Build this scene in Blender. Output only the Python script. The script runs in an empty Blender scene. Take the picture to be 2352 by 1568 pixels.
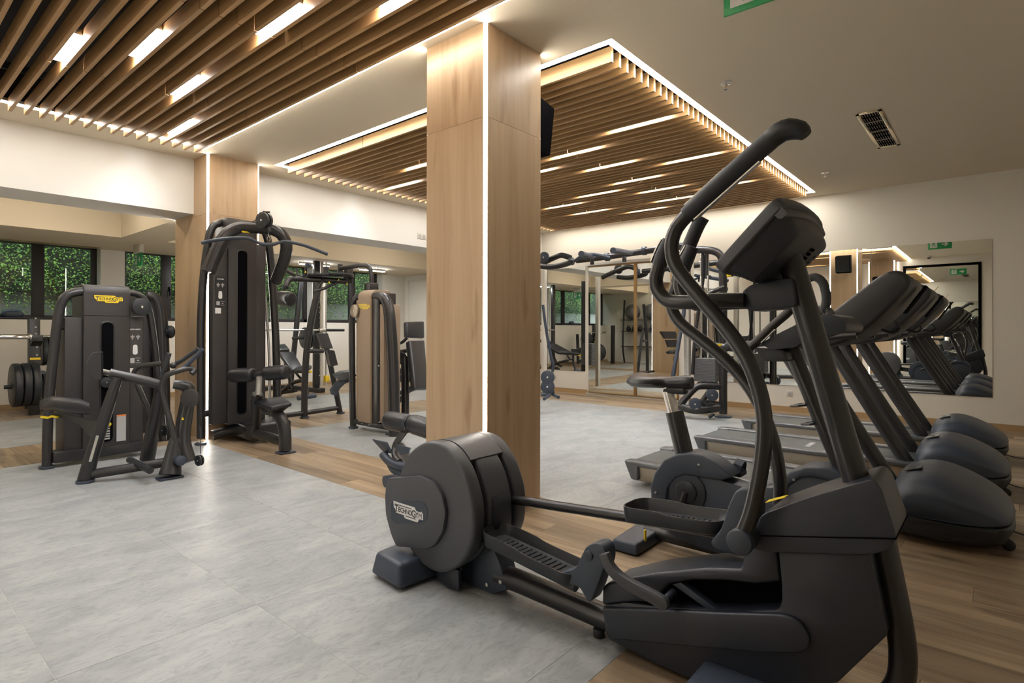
import bpy, bmesh, math, random
from mathutils import Vector, Matrix
random.seed(7)
SC = bpy.context.scene
COL = SC.collection

# ------------------------------------------------------------- camera, light, exposure
cam_data = bpy.data.cameras.new('camera')
cam_data.sensor_width = 36.0
cam_data.lens = 1312.1 / 2352 * 36
cam_data.shift_y = (749.83 - 784) / 2352
cam_data.clip_start = 0.02
cam = bpy.data.objects.new('camera', cam_data)
COL.objects.link(cam)
cam.location = (0, 0, 1.15)
_y, _p, _r = math.radians(40.394), math.radians(0.237), math.radians(0.095)
_fw = Vector((math.cos(_y)*math.cos(_p), math.sin(_y)*math.cos(_p), math.sin(_p)))
_rt = Vector((math.sin(_y), -math.cos(_y), 0)); _up = _rt.cross(_fw)
_r2 = _rt*math.cos(_r) + _up*math.sin(_r); _u2 = -_rt*math.sin(_r) + _up*math.cos(_r)
cam.rotation_euler = Matrix((_r2, _u2, -_fw)).transposed().to_euler()
SC.camera = cam

SC.view_settings.view_transform = 'Standard'
SC.view_settings.look = 'None'
SC.view_settings.gamma = 1.0
SC.view_settings.exposure = 0.38
SC.view_settings.use_curve_mapping = False
LED = 34.0          # radiance of the warm LED profiles
BAR = 130.0          # radiance of the short lamps between the slats

world = bpy.data.worlds.new('overcast sky'); SC.world = world
world.use_nodes = True
world.node_tree.nodes['Background'].inputs[0].default_value = (0.75, 0.85, 1.0, 1)
world.node_tree.nodes['Background'].inputs[1].default_value = 5.0
try:
    SC.cycles.max_bounces = 10; SC.cycles.diffuse_bounces = 4; SC.cycles.glossy_bounces = 6
    SC.cycles.transparent_max_bounces = 12; SC.cycles.sample_clamp_indirect = 6.0
    SC.cycles.use_denoising = True
    SC.cycles.caustics_reflective = False; SC.cycles.caustics_refractive = False
except Exception: pass

# ------------------------------------------------------------- materials
def new_mat(name):
    m = bpy.data.materials.new(name); m.use_nodes = True
    return m, m.node_tree, m.node_tree.nodes['Principled BSDF']
def plain(name, col, rough=0.5, metal=0.0, spec=0.5, bump=0.0, bscale=900, coat=0.0, var=0.0, vscale=3.0):
    m, t, b = new_mat(name)
    b.inputs['Base Color'].default_value = (*col, 1)
    b.inputs['Roughness'].default_value = rough
    b.inputs['Metallic'].default_value = metal
    b.inputs['Specular IOR Level'].default_value = spec
    b.inputs['Coat Weight'].default_value = coat
    tc = t.nodes.new('ShaderNodeTexCoord')
    if bump:
        n = t.nodes.new('ShaderNodeTexNoise'); n.inputs['Scale'].default_value = bscale
        bp = t.nodes.new('ShaderNodeBump'); bp.inputs['Strength'].default_value = bump; bp.inputs['Distance'].default_value = 0.002
        t.links.new(tc.outputs['Object'], n.inputs['Vector']); t.links.new(n.outputs['Fac'], bp.inputs['Height'])
        t.links.new(bp.outputs['Normal'], b.inputs['Normal'])
    if var:
        n2 = t.nodes.new('ShaderNodeTexNoise'); n2.inputs['Scale'].default_value = vscale; n2.inputs['Detail'].default_value = 4
        r = t.nodes.new('ShaderNodeMapRange'); r.inputs['To Min'].default_value = rough-var; r.inputs['To Max'].default_value = rough+var
        t.links.new(tc.outputs['Object'], n2.inputs['Vector']); t.links.new(n2.outputs['Fac'], r.inputs['Value'])
        t.links.new(r.outputs['Result'], b.inputs['Roughness'])
    return m
def emit(name, col, k):
    m, t, b = new_mat(name)
    b.inputs['Base Color'].default_value = (0.8, 0.8, 0.8, 1)
    b.inputs['Emission Color'].default_value = (*col, 1)
    b.inputs['Emission Strength'].default_value = k
    return m
def wood(name, c1, c2, grain=(60, 2.2, 60), rough=0.45, dark=(0.5, 0.5, 0.5), tone=0.25, knots=True):
    """oak: grain stretched along the object's chosen axis, each piece shifted and toned by its own random number"""
    m, t, b = new_mat(name)
    N, L = t.nodes, t.links
    tc = N.new('ShaderNodeTexCoord'); oi = N.new('ShaderNodeObjectInfo')
    sh = N.new('ShaderNodeVectorMath'); sh.operation = 'MULTIPLY_ADD'
    cmb = N.new('ShaderNodeCombineXYZ')
    for k in ('X', 'Y', 'Z'): L.new(oi.outputs['Random'], cmb.inputs[k])
    L.new(cmb.outputs[0], sh.inputs[0]); sh.inputs[1].default_value = (17, 31, 23); L.new(tc.outputs['Object'], sh.inputs[2])
    mp = N.new('ShaderNodeMapping'); mp.inputs['Scale'].default_value = grain
    L.new(sh.outputs[0], mp.inputs['Vector'])
    n1 = N.new('ShaderNodeTexNoise'); n1.inputs['Scale'].default_value = 1; n1.inputs['Detail'].default_value = 6; n1.inputs['Distortion'].default_value = 0.6
    L.new(mp.outputs[0], n1.inputs['Vector'])
    mp2 = N.new('ShaderNodeMapping'); mp2.inputs['Scale'].default_value = tuple(g*0.16 for g in grain)
    L.new(sh.outputs[0], mp2.inputs['Vector'])
    n2 = N.new('ShaderNodeTexNoise'); n2.inputs['Scale'].default_value = 1; n2.inputs['Detail'].default_value = 3; n2.inputs['Distortion'].default_value = 1.2
    L.new(mp2.outputs[0], n2.inputs['Vector'])
    ad = N.new('ShaderNodeMath'); ad.operation = 'MULTIPLY_ADD'; ad.inputs[1].default_value = 0.45
    L.new(n1.outputs['Fac'], ad.inputs[0])
    m2 = N.new('ShaderNodeMath'); m2.operation = 'MULTIPLY'; m2.inputs[1].default_value = 0.55; L.new(n2.outputs['Fac'], m2.inputs[0]); L.new(m2.outputs[0], ad.inputs[2])
    cr = N.new('ShaderNodeValToRGB'); cr.color_ramp.elements[0].position = 0.36; cr.color_ramp.elements[1].position = 0.62
    cr.color_ramp.elements[0].color = (*c2, 1); cr.color_ramp.elements[1].color = (*c1, 1)
    L.new(ad.outputs[0], cr.inputs['Fac'])
    hs = N.new('ShaderNodeHueSaturation')
    mr = N.new('ShaderNodeMapRange'); mr.inputs['To Min'].default_value = 1-tone; mr.inputs['To Max'].default_value = 1+tone*0.6
    L.new(oi.outputs['Random'], mr.inputs['Value']); L.new(mr.outputs['Result'], hs.inputs['Value'])
    L.new(cr.outputs['Color'], hs.inputs['Color'])
    last = hs.outputs['Color']
    if knots:
        mp3 = N.new('ShaderNodeMapping'); mp3.inputs['Scale'].default_value = tuple(1.0 if g < 10 else 5.5 for g in grain)
        L.new(sh.outputs[0], mp3.inputs['Vector'])
        n3 = N.new('ShaderNodeTexNoise'); n3.inputs['Scale'].default_value = 1.6; n3.inputs['Detail'].default_value = 5
        L.new(mp3.outputs[0], n3.inputs['Vector'])
        c3 = N.new('ShaderNodeValToRGB'); c3.color_ramp.elements[0].position = 0.62; c3.color_ramp.elements[1].position = 0.74
        c3.color_ramp.elements[0].color = (1, 1, 1, 1); c3.color_ramp.elements[1].color = (*dark, 1)
        L.new(n3.outputs['Fac'], c3.inputs['Fac'])
        mx = N.new('ShaderNodeMix'); mx.data_type = 'RGBA'; mx.blend_type = 'MULTIPLY'; mx.inputs['Factor'].default_value = 1
        L.new(last, mx.inputs['A']); L.new(c3.outputs['Color'], mx.inputs['B']); last = mx.outputs['Result']
    L.new(last, b.inputs['Base Color'])
    b.inputs['Roughness'].default_value = rough
    bp = N.new('ShaderNodeBump'); bp.inputs['Strength'].default_value = 0.12; bp.inputs['Distance'].default_value = 0.002
    L.new(n1.outputs['Fac'], bp.inputs['Height']); L.new(bp.outputs['Normal'], b.inputs['Normal'])
    return m
def stone(name):
    """grey cement-look vinyl: broad pale clouds with darker streaky mottling"""
    m, t, b = new_mat(name); N, L = t.nodes, t.links
    tc = N.new('ShaderNodeTexCoord'); oi = N.new('ShaderNodeObjectInfo')
    cmb = N.new('ShaderNodeCombineXYZ')
    for k in ('X', 'Y'): L.new(oi.outputs['Random'], cmb.inputs[k])
    sh = N.new('ShaderNodeVectorMath'); sh.operation = 'MULTIPLY_ADD'; sh.inputs[1].default_value = (13, 19, 0)
    L.new(cmb.outputs[0], sh.inputs[0]); L.new(tc.outputs['Object'], sh.inputs[2])
    mp = N.new('ShaderNodeMapping'); mp.inputs['Scale'].default_value = (1.5, 3.2, 1); mp.inputs['Rotation'].default_value = (0, 0, 0.35)
    L.new(sh.outputs[0], mp.inputs['Vector'])
    n1 = N.new('ShaderNodeTexNoise'); n1.inputs['Scale'].default_value = 1.5; n1.inputs['Detail'].default_value = 8; n1.inputs['Roughness'].default_value = 0.62; n1.inputs['Distortion'].default_value = 0.8
    n2 = N.new('ShaderNodeTexNoise'); n2.inputs['Scale'].default_value = 9; n2.inputs['Detail'].default_value = 8; n2.inputs['Roughness'].default_value = 0.7; n2.inputs['Distortion'].default_value = 1.5
    for n in (n1, n2): L.new(mp.outputs[0], n.inputs['Vector'])
    c1 = N.new('ShaderNodeValToRGB'); e = c1.color_ramp.elements
    e[0].position = 0.30; e[0].color = (0.225, 0.237, 0.242, 1); e[1].position = 0.70; e[1].color = (0.355, 0.362, 0.355, 1)
    L.new(n1.outputs['Fac'], c1.inputs['Fac'])
    c2 = N.new('ShaderNodeValToRGB'); e = c2.color_ramp.elements
    e[0].position = 0.36; e[0].color = (0.70, 0.735, 0.75, 1); e[1].position = 0.52; e[1].color = (1, 1, 1, 1)
    L.new(n2.outputs['Fac'], c2.inputs['Fac'])
    mx = N.new('ShaderNodeMix'); mx.data_type = 'RGBA'; mx.blend_type = 'MULTIPLY'; mx.inputs['Factor'].default_value = 0.8
    L.new(c1.outputs['Color'], mx.inputs['A']); L.new(c2.outputs['Color'], mx.inputs['B'])
    L.new(mx.outputs['Result'], b.inputs['Base Color'])
    b.inputs['Roughness'].default_value = 0.42
    bp = N.new('ShaderNodeBump'); bp.inputs['Strength'].default_value = 0.08; bp.inputs['Distance'].default_value = 0.002
    L.new(n2.outputs['Fac'], bp.inputs['Height']); L.new(bp.outputs['Normal'], b.inputs['Normal'])
    return m
def glass(name):
    m = bpy.data.materials.new(name); m.use_nodes = True; t = m.node_tree; t.nodes.clear()
    o = t.nodes.new('ShaderNodeOutputMaterial'); mx = t.nodes.new('ShaderNodeMixShader'); f = t.nodes.new('ShaderNodeFresnel'); f.inputs[0].default_value = 1.7
    a = t.nodes.new('ShaderNodeBsdfTransparent'); a.inputs[0].default_value = (0.82, 0.86, 0.84, 1)
    g = t.nodes.new('ShaderNodeBsdfGlossy'); g.inputs['Roughness'].default_value = 0.01
    ge = t.nodes.new('ShaderNodeNewGeometry'); iv = t.nodes.new('ShaderNodeMath'); iv.operation = 'SUBTRACT'; iv.inputs[0].default_value = 1.0; ml = t.nodes.new('ShaderNodeMath'); ml.operation = 'MULTIPLY'
    t.links.new(ge.outputs['Backfacing'], iv.inputs[1]); t.links.new(f.outputs[0], ml.inputs[0]); t.links.new(iv.outputs[0], ml.inputs[1])   # reflect once, at the outer face only
    t.links.new(ml.outputs[0], mx.inputs[0]); t.links.new(a.outputs[0], mx.inputs[1]); t.links.new(g.outputs[0], mx.inputs[2]); t.links.new(mx.outputs[0], o.inputs[0])
    return m

WARM = (1.0, 0.93, 0.82)
M = dict(
    wall=plain('wall paint', (0.70, 0.67, 0.60), 0.75, bump=0.05, bscale=300),
    ceil=plain('ceiling paint', (0.65, 0.575, 0.45), 0.8),
    beam=plain('beam paint', (0.74, 0.74, 0.72), 0.75),
    tray=plain('black tray paint', (0.012, 0.012, 0.014), 0.9),
    slat=wood('slat oak', (0.43, 0.26, 0.115), (0.30, 0.175, 0.070), grain=(70, 3, 70), rough=0.5, tone=0.1, knots=False),
    oak=wood('column oak', (0.52, 0.375, 0.235), (0.43, 0.295, 0.175), grain=(26, 26, 1.1), rough=0.38, tone=0.08, dark=(0.72, 0.66, 0.6)),
    plank=wood('plank oak', (0.35, 0.26, 0.165), (0.165, 0.113, 0.068), grain=(34, 1.5, 34), rough=0.4, tone=0.34, dark=(0.36, 0.31, 0.27)),
    tile=stone('grey stone tile'),
    joint=plain('tile joint', (0.52, 0.52, 0.5), 0.7),
    sub=plain('floor bed', (0.30, 0.26, 0.21), 0.8),
    base=plain('baseboard oak', (0.36, 0.24, 0.12), 0.5),
    frame=plain('satin charcoal metal', (0.027, 0.0265, 0.028), 0.30, metal=0.25, spec=0.6, var=0.04),
    plas=plain('charcoal plastic', (0.018, 0.022, 0.033), 0.36, bump=0.25, bscale=1400),
    cons=plain('console plastic', (0.020, 0.021, 0.025), 0.40, bump=0.2, bscale=1200),
    disc=plain('graphite plastic', (0.055, 0.057, 0.066), 0.38, bump=0.25, bscale=1400),
    foot=plain('slate blue plastic', (0.031, 0.042, 0.064), 0.38, bump=0.25, bscale=1400),
    rub=plain('black rubber', (0.014, 0.017, 0.021), 0.42),
    grip=plain('grip rubber', (0.024, 0.027, 0.033), 0.6, bump=0.2, bscale=900),
    void=plain('matt black', (0.003, 0.003, 0.004), 1.0, spec=0.05),
    panel=plain('charcoal cover panel', (0.030, 0.027, 0.027), 0.45, bump=0.15, bscale=1200),
    tan=plain('champagne cover panel', (0.30, 0.225, 0.16), 0.5, metal=0.15),
    champ=plain('champagne trim', (0.34, 0.29, 0.23), 0.38, metal=0.6),
    tgrey=plain('treadmill grey', (0.10, 0.105, 0.115), 0.35, metal=0.3),
    belt=plain('running belt', (0.055, 0.062, 0.062), 0.5, bump=0.3, bscale=700),
    pad=plain('black vinyl', (0.014, 0.015, 0.019), 0.33, spec=0.5, bump=0.1, bscale=500),
    sil=plain('brushed aluminium', (0.62, 0.61, 0.58), 0.3, metal=0.9),
    chrome=plain('chrome', (0.8, 0.8, 0.8), 0.12, metal=1.0),
    steel=plain('grey steel plates', (0.13, 0.135, 0.14), 0.45, metal=0.4),
    yel=plain('yellow plastic', (0.85, 0.62, 0.02), 0.4),
    white=plain('white print', (0.75, 0.75, 0.74), 0.5),
    lgrey=plain('light grey print', (0.42, 0.42, 0.42), 0.5),
    ink=plain('dark print', (0.02, 0.02, 0.03), 0.5),
    red=plain('orange print', (0.75, 0.22, 0.04), 0.5),
    bronze=plain('bronze mirror frame', (0.33, 0.21, 0.09), 0.35, metal=0.6),
    ivory=plain('ivory plastic', (0.62, 0.58, 0.50), 0.5),
    win=plain('dark window frame', (0.022, 0.018, 0.017), 0.5),
    green=plain('exit sign green', (0.02, 0.32, 0.10), 0.4),
    mirror=plain('mirror glass', (0.86, 0.88, 0.86), 0.0, metal=1.0),
    brass=plain('polished vent metal', (0.75, 0.62, 0.42), 0.12, metal=1.0),
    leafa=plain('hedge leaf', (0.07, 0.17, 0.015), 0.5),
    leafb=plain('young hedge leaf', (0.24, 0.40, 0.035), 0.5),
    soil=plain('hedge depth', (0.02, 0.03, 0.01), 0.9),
    outw=plain('garden wall', (0.30, 0.28, 0.24), 0.9),
    glass=glass('window glass'),
    led=emit('warm LED diffuser', WARM, LED),
    ledc=emit('column LED diffuser', WARM, LED*0.8),
    fill_bar=emit('added fill lamp diffuser', (1.0, 0.86, 0.68), BAR*0.36),
    bar=emit('white lamp diffuser', (0.97, 0.98, 1.0), BAR),
)

# ------------------------------------------------------------- mesh helpers
def V(p): return Vector(p)
class B:
    """collects shapes into one mesh"""
    def __init__(s): s.bm = bmesh.new()
    def _bev(s, faces, w, seg=2, ang=0.5):
        if w <= 0: return
        s.bm.normal_update()
        ed = {e for f in faces if f.is_valid for e in f.edges if len(e.link_faces) == 2 and e.calc_face_angle(0) > ang}
        if ed: bmesh.ops.bevel(s.bm, geom=list(ed), offset=w, segments=seg, profile=0.5, affect='EDGES', clamp_overlap=True)
    def hull8(s, c, bev=0, seg=2):
        v = [s.bm.verts.new(p) for p in c]
        fs = [s.bm.faces.new([v[i] for i in q]) for q in ((0,3,2,1),(4,5,6,7),(0,1,5,4),(1,2,6,5),(2,3,7,6),(3,0,4,7))]
        bmesh.ops.recalc_face_normals(s.bm, faces=fs); s._bev(fs, bev, seg); return s
    def box(s, a, b, bev=0, seg=2):
        x0,y0,z0 = a; x1,y1,z1 = b
        return s.hull8([(x0,y0,z0),(x1,y0,z0),(x1,y1,z0),(x0,y1,z0),(x0,y0,z1),(x1,y0,z1),(x1,y1,z1),(x0,y1,z1)], bev, seg)
    def obox(s, c, ax, ay, az, bev=0, seg=2):
        """box with centre and three half-vectors"""
        c, ax, ay, az = V(c), V(ax), V(ay), V(az)
        return s.hull8([c-ax-ay-az, c+ax-ay-az, c+ax+ay-az, c-ax+ay-az, c-ax-ay+az, c+ax-ay+az, c+ax+ay+az, c-ax+ay+az], bev, seg)
    def prism(s, ax, poly, a, b, bev=0, seg=2, ang=0.5, taper=None):
        """polygon extruded along axis X (y,z), Y (x,z) or Z (x,y) from a to b; taper scales the b end about a point"""
        f = {'X': lambda p, t: (t, p[0], p[1]), 'Y': lambda p, t: (p[0], t, p[1]), 'Z': lambda p, t: (p[0], p[1], t)}[ax]
        q = poly
        if taper: q = [(taper[1]+(p[0]-taper[1])*taper[0], taper[2]+(p[1]-taper[2])*taper[0]) for p in poly]
        v0 = [s.bm.verts.new(f(p, a)) for p in poly]; v1 = [s.bm.verts.new(f(p, b)) for p in q]
        fs = [s.bm.faces.new(v0), s.bm.faces.new(v1[::-1])]
        n = len(poly)
        for i in range(n): fs.append(s.bm.faces.new((v0[i], v0[(i+1) % n], v1[(i+1) % n], v1[i])))
        bmesh.ops.recalc_face_normals(s.bm, faces=fs); s._bev(fs, bev, seg, ang); return s
    def loft(s, rings, caps=True, close=True):
        R = [[s.bm.verts.new(p) for p in r] for r in rings]; fs = []
        n = len(R[0])
        for i in range(len(R)-1):
            for j in range(n if close else n-1):
                fs.append(s.bm.faces.new((R[i][j], R[i][(j+1) % n], R[i+1][(j+1) % n], R[i+1][j])))
        if caps: fs += [s.bm.faces.new(R[0]), s.bm.faces.new(R[-1][::-1])]
        bmesh.ops.recalc_face_normals(s.bm, faces=fs); return s
    def tube(s, pts, r, n=12, sm=0, flat=1.0, ref=None, caps=True):
        """round (or flattened) tube along a path; r may be a list; sm = smoothing steps"""
        P = [V(p) for p in pts]; R = list(r) if isinstance(r, (list, tuple)) else [r]*len(P)
        if sm and len(P) > 2: P, R = smooth(P, R, sm)
        rings = []; t0 = None; nrm = None
        for i, p in enumerate(P):
            t = (P[min(i+1, len(P)-1)] - P[max(i-1, 0)]).normalized()
            if nrm is None:
                up = V(ref) if ref else (V((0,0,1)) if abs(t.z) < 0.9 else V((1,0,0)))
                nrm = (up - t*up.dot(t)).normalized()
            else: nrm = (nrm - t*nrm.dot(t)).normalized()
            bn = t.cross(nrm)
            rings.append([p + nrm*(math.cos(2*math.pi*k/n)*R[i]) + bn*(math.sin(2*math.pi*k/n)*R[i]*flat) for k in range(n)])
        return s.loft(rings, caps)
    def cyl(s, p, q, r, n=16, bev=0, r2=None):
        P, Q = V(p), V(q); t = (Q-P).normalized()
        up = V((0,0,1)) if abs(t.z) < 0.9 else V((1,0,0)); a = (up - t*up.dot(t)).normalized(); b = t.cross(a)
        c = [(0, r)]; r2 = r if r2 is None else r2
        if bev: prof = [(0, r-bev), (bev*0.3, r-bev*0.3), (bev, r)] ; L = (Q-P).length; prof += [(L-bev, r2), (L-bev*0.3, r2-bev*0.3), (L, r2-bev)]
        else: prof = [(0, r), ((Q-P).length, r2)]
        return s.loft([[P + t*d + a*(math.cos(2*math.pi*k/n)*rr) + b*(math.sin(2*math.pi*k/n)*rr) for k in range(n)] for d, rr in prof])
    def ball(s, c, r, n=12, m=8, sc=(1,1,1)):
        rings = [[V(c)+V((math.cos(2*math.pi*k/n)*math.sin(math.pi*(i+0.5)/m)*r*sc[0], math.sin(2*math.pi*k/n)*math.sin(math.pi*(i+0.5)/m)*r*sc[1], math.cos(math.pi*(i+0.5)/m)*r*sc[2])) for k in range(n)] for i in range(m)]
        return s.loft(rings)
    def strip(s, path, w, th):
        """flat band that follows a path, width vector w, thickness th"""
        w = V(w)/2; rings = []
        P = [V(p) for p in path]
        for i, p in enumerate(P):
            t = (P[min(i+1, len(P)-1)] - P[max(i-1, 0)]).normalized(); nn = t.cross(w).normalized()*th/2
            rings.append([p-w-nn, p+w-nn, p+w+nn, p-w+nn])
        return s.loft(rings)
def smooth(P, R, k):
    Q, S2 = [], []
    for i in range(len(P)-1):
        p0, p1, p2, p3 = P[max(i-1,0)], P[i], P[i+1], P[min(i+2, len(P)-1)]
        for j in range(k):
            t = j/k
            Q.append(0.5*((2*p1)+(p2-p0)*t+(2*p0-5*p1+4*p2-p3)*t*t+(3*p1-p0-3*p2+p3)*t*t*t)); S2.append(R[i]*(1-t)+R[i+1]*t)
    Q.append(P[-1]); S2.append(R[-1]); return Q, S2
def curve2(pts, k=5, closed=True):
    """smooth 2-D outline through the points"""
    n = len(pts); out = []
    P = [V((*p, 0)) for p in pts]
    for i in range(n if closed else n-1):
        g = (lambda q: P[q % n]) if closed else (lambda q: P[max(0, min(q, n-1))])
        p0, p1, p2, p3 = g(i-1), g(i), g(i+1), g(i+2)
        for j in range(k):
            t = j/k; q = 0.5*((2*p1)+(p2-p0)*t+(2*p0-5*p1+4*p2-p3)*t*t+(3*p1-p0-3*p2+p3)*t*t*t); out.append((q.x, q.y))
    if not closed: out.append(tuple(pts[-1]))
    return out
def rpoly(pts, r, k=4):
    """polygon with filleted corners (r one number or one per corner)"""
    n = len(pts); out = []
    for i in range(n):
        p, a, b = V((*pts[i], 0)), V((*pts[i-1], 0)), V((*pts[(i+1) % n], 0))
        rr = r[i] if isinstance(r, (list, tuple)) else r
        da, db = (a-p), (b-p); l = min(rr, da.length*0.48, db.length*0.48)
        if l < 1e-4: out.append((p.x, p.y)); continue
        s0, s1 = p+da.normalized()*l, p+db.normalized()*l
        for j in range(k+1):
            t = j/k; q = s0*(1-t)**2+p*2*t*(1-t)+s1*t*t; out.append((q.x, q.y))
    return out
def circ(cx, cy, r, n=24, a0=0, a1=2*math.pi):
    full = abs(a1-a0-2*math.pi) < 1e-6
    return [(cx+r*math.cos(a0+(a1-a0)*k/(n if full else n-1)), cy+r*math.sin(a0+(a1-a0)*k/(n if full else n-1))) for k in range(n)]

def root_of(o):
    while o.parent: o = o.parent
    return o
def tag(o, label=None, cat=None, group=None, kind=None):
    if label: o['label'] = label
    if cat: o['category'] = cat
    if group: o['group'] = group
    if kind: o['kind'] = kind
    return o
def obj(name, b, mat, parent=None, label=None, cat=None, group=None, kind=None, ang=0.6, org=None, flat=False):
    """link ONE mesh; coordinates given in the room's frame, moved into the parent's frame (or to org)"""
    bm = b.bm if isinstance(b, B) else b
    off = root_of(parent).location if parent else (V(org) if org else V((0,0,0)))
    if off.length: bmesh.ops.translate(bm, verts=bm.verts, vec=-off)
    bm.normal_update()
    if not flat:
        for f in bm.faces: f.smooth = True
        for e in bm.edges:
            if len(e.link_faces) == 2 and e.calc_face_angle(0) > ang: e.smooth = False
    me = bpy.data.meshes.new(name); bm.to_mesh(me); bm.free()
    for mm in (mat if isinstance(mat, (list, tuple)) else [mat]): me.materials.append(mm)
    o = bpy.data.objects.new(name, me); COL.objects.link(o)
    if parent: o.parent = parent
    else: o.location = off
    return tag(o, label, cat, group, kind)
def thing(name, label, cat, loc, group=None):
    o = bpy.data.objects.new(name, None); COL.objects.link(o); o.location = loc; o.empty_display_size = 0.1
    return tag(o, label, cat, group)
def dup(o, delta=None, label=None, parent=None):
    c = o.copy(); COL.objects.link(c); c.parent = parent
    if delta: c.location = V(o.location)+V(delta)
    if label: c['label'] = label
    for ch in list(o.children): dup(ch, parent=c)
    return c
def inst(name, me, loc, parent=None, **k):
    o = bpy.data.objects.new(name, me); COL.objects.link(o); o.location = V(loc) - (root_of(parent).location if parent else V((0,0,0)))
    if parent: o.parent = parent
    return tag(o, **k)
def mesh_of(b, mat, name='piece'):
    bm = b.bm; me = bpy.data.meshes.new(name); bm.to_mesh(me); bm.free(); me.materials.append(mat); return me
def text_bm(txt, size, o, ex, ey, depth=0.001, bold=0.0, align='CENTER', sx=1.0):
    """flat lettering as mesh; o = centre, ex / ey = reading and up directions"""
    cu = bpy.data.curves.new('lettering', 'FONT'); cu.body = txt; cu.size = size; cu.align_x = align; cu.align_y = 'CENTER'; cu.extrude = 0.0; cu.offset = bold; cu.resolution_u = 2
    ob = bpy.data.objects.new('lettering', cu); COL.objects.link(ob); bpy.context.view_layer.update()
    me = bpy.data.meshes.new_from_object(ob.evaluated_get(bpy.context.evaluated_depsgraph_get()))
    bpy.data.objects.remove(ob); bpy.data.curves.remove(cu)
    ex, ey = V(ex).normalized(), V(ey).normalized(); ez = ex.cross(ey)
    mt = Matrix((ex*sx, ey, ez)).transposed().to_4x4(); mt.translation = V(o)
    b = B(); b.bm.from_mesh(me); bpy.data.meshes.remove(me)
    bmesh.ops.transform(b.bm, matrix=mt, verts=b.bm.verts)
    return b
def flat(b, o, ex, ey, pts, th=0.0012):
    """a thin plate with an outline in the plane (ex, ey) at o"""
    ex, ey = V(ex).normalized(), V(ey).normalized(); ez = ex.cross(ey)
    a = [V(o)+ex*p[0]+ey*p[1] for p in pts]; c = [p+ez*th for p in a]
    return b.loft([a, c])
def logo(parent, o, ex, ey, w, plate, ink):
    """the maker's plate: stepped banner with lettering and two rules"""
    h = w*0.30
    pts = [(-.5,.5),(.22,.5),(.28,.28),(.42,.28),(.44,.36),(.5,.2),(.5,-.22),(.38,-.22),(.32,-.5),(-.1,-.5),(-.14,-.3),(-.4,-.3),(-.43,-.05),(-.48,.05)]
    p = obj('logo_plate', flat(B(), o, ex, ey, [(x*w, y*h) for x, y in pts]), plate, parent)
    ez = V(ex).normalized().cross(V(ey).normalized())
    b = text_bm('T', w*0.22, V(o)+ez*0.0022+V(ex)*(-0.385*w), ex, ey, bold=w*0.002)
    for t, x, sz in (('E', -.285, .155), ('C', -.20, .155), ('H', -.11, .155), ('N', -.01, .155), ('O', .09, .155), ('G', .20, .225), ('Y', .305, .175), ('M', .415, .155)):
        c = text_bm(t, w*sz, V(o)+ez*0.0022+V(ex)*(x*w), ex, ey, bold=(w*0.0022 if t not in 'MN' else 0.0), sx=0.95)
        me = bpy.data.meshes.new('t'); c.bm.to_mesh(me); c.bm.free(); b.bm.from_mesh(me); bpy.data.meshes.remove(me)
    flat(b, V(o)+ez*0.0015, ex, ey, [(-.44*w,.105*w),(.12*w,.105*w),(.12*w,.09*w),(-.44*w,.09*w)], 0.0006)
    flat(b, V(o)+ez*0.0015, ex, ey, [(-.08*w,-.085*w),(.26*w,-.085*w),(.26*w,-.1*w),(-.08*w,-.1*w)], 0.0006)
    obj('lettering', b, ink, p, flat=True)
    return p

# ============================================================= THE SETTING
H = 2.963; X0, X1, Y0, Y1 = -0.55, 8.6, -1.5, 10.62
TZ = [(X0, 2.395, 1.02, 6.23), (X0, 2.395, 7.26, 9.37), (3.11, 7.5, 1.02, 6.13), (3.11, 7.5, 7.1, 8.92)]   # stone tile fields
b = B(); b.box((X0-.2, Y0-.2, -0.15), (X1+.2, Y1+.6, -0.006))
floor = obj('floor', b, M['sub'], kind='structure', flat=True)
b = B()
for x0, x1, y0, y1 in TZ: b.box((x0, y0, -0.008), (x1, y1, -0.0012))
obj('joint_bed', b, M['joint'], floor, flat=True)
def cuts(a, b_, lines): return [a] + [l for l in lines if a+0.05 < l < b_-0.05] + [b_]
XA = [-0.203, 0.462, 1.13, 1.797]; YA = [1.17, 2.355, 3.52, 4.70, 5.87]
XB = [3.11+0.665*k for k in range(1, 7)]; YB = [1.95, 3.13, 4.31, 5.49]
for (x0, x1, y0, y1), xs, ys in zip(TZ, (XA, XA, XB, XB), (YA, [8.44], YB, [8.28])):
    cx, cy = cuts(x0, x1, xs), cuts(y0, y1, ys)
    for i in range(len(cx)-1):
        for j in range(len(cy)-1):
            g = 0.0008
            obj('floor_tile', B().box((cx[i]+g, cy[j]+g, -0.006), (cx[i+1]-g, cy[j+1]-g, 0), 0.0003, 1), M['tile'], floor, flat=True)
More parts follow.
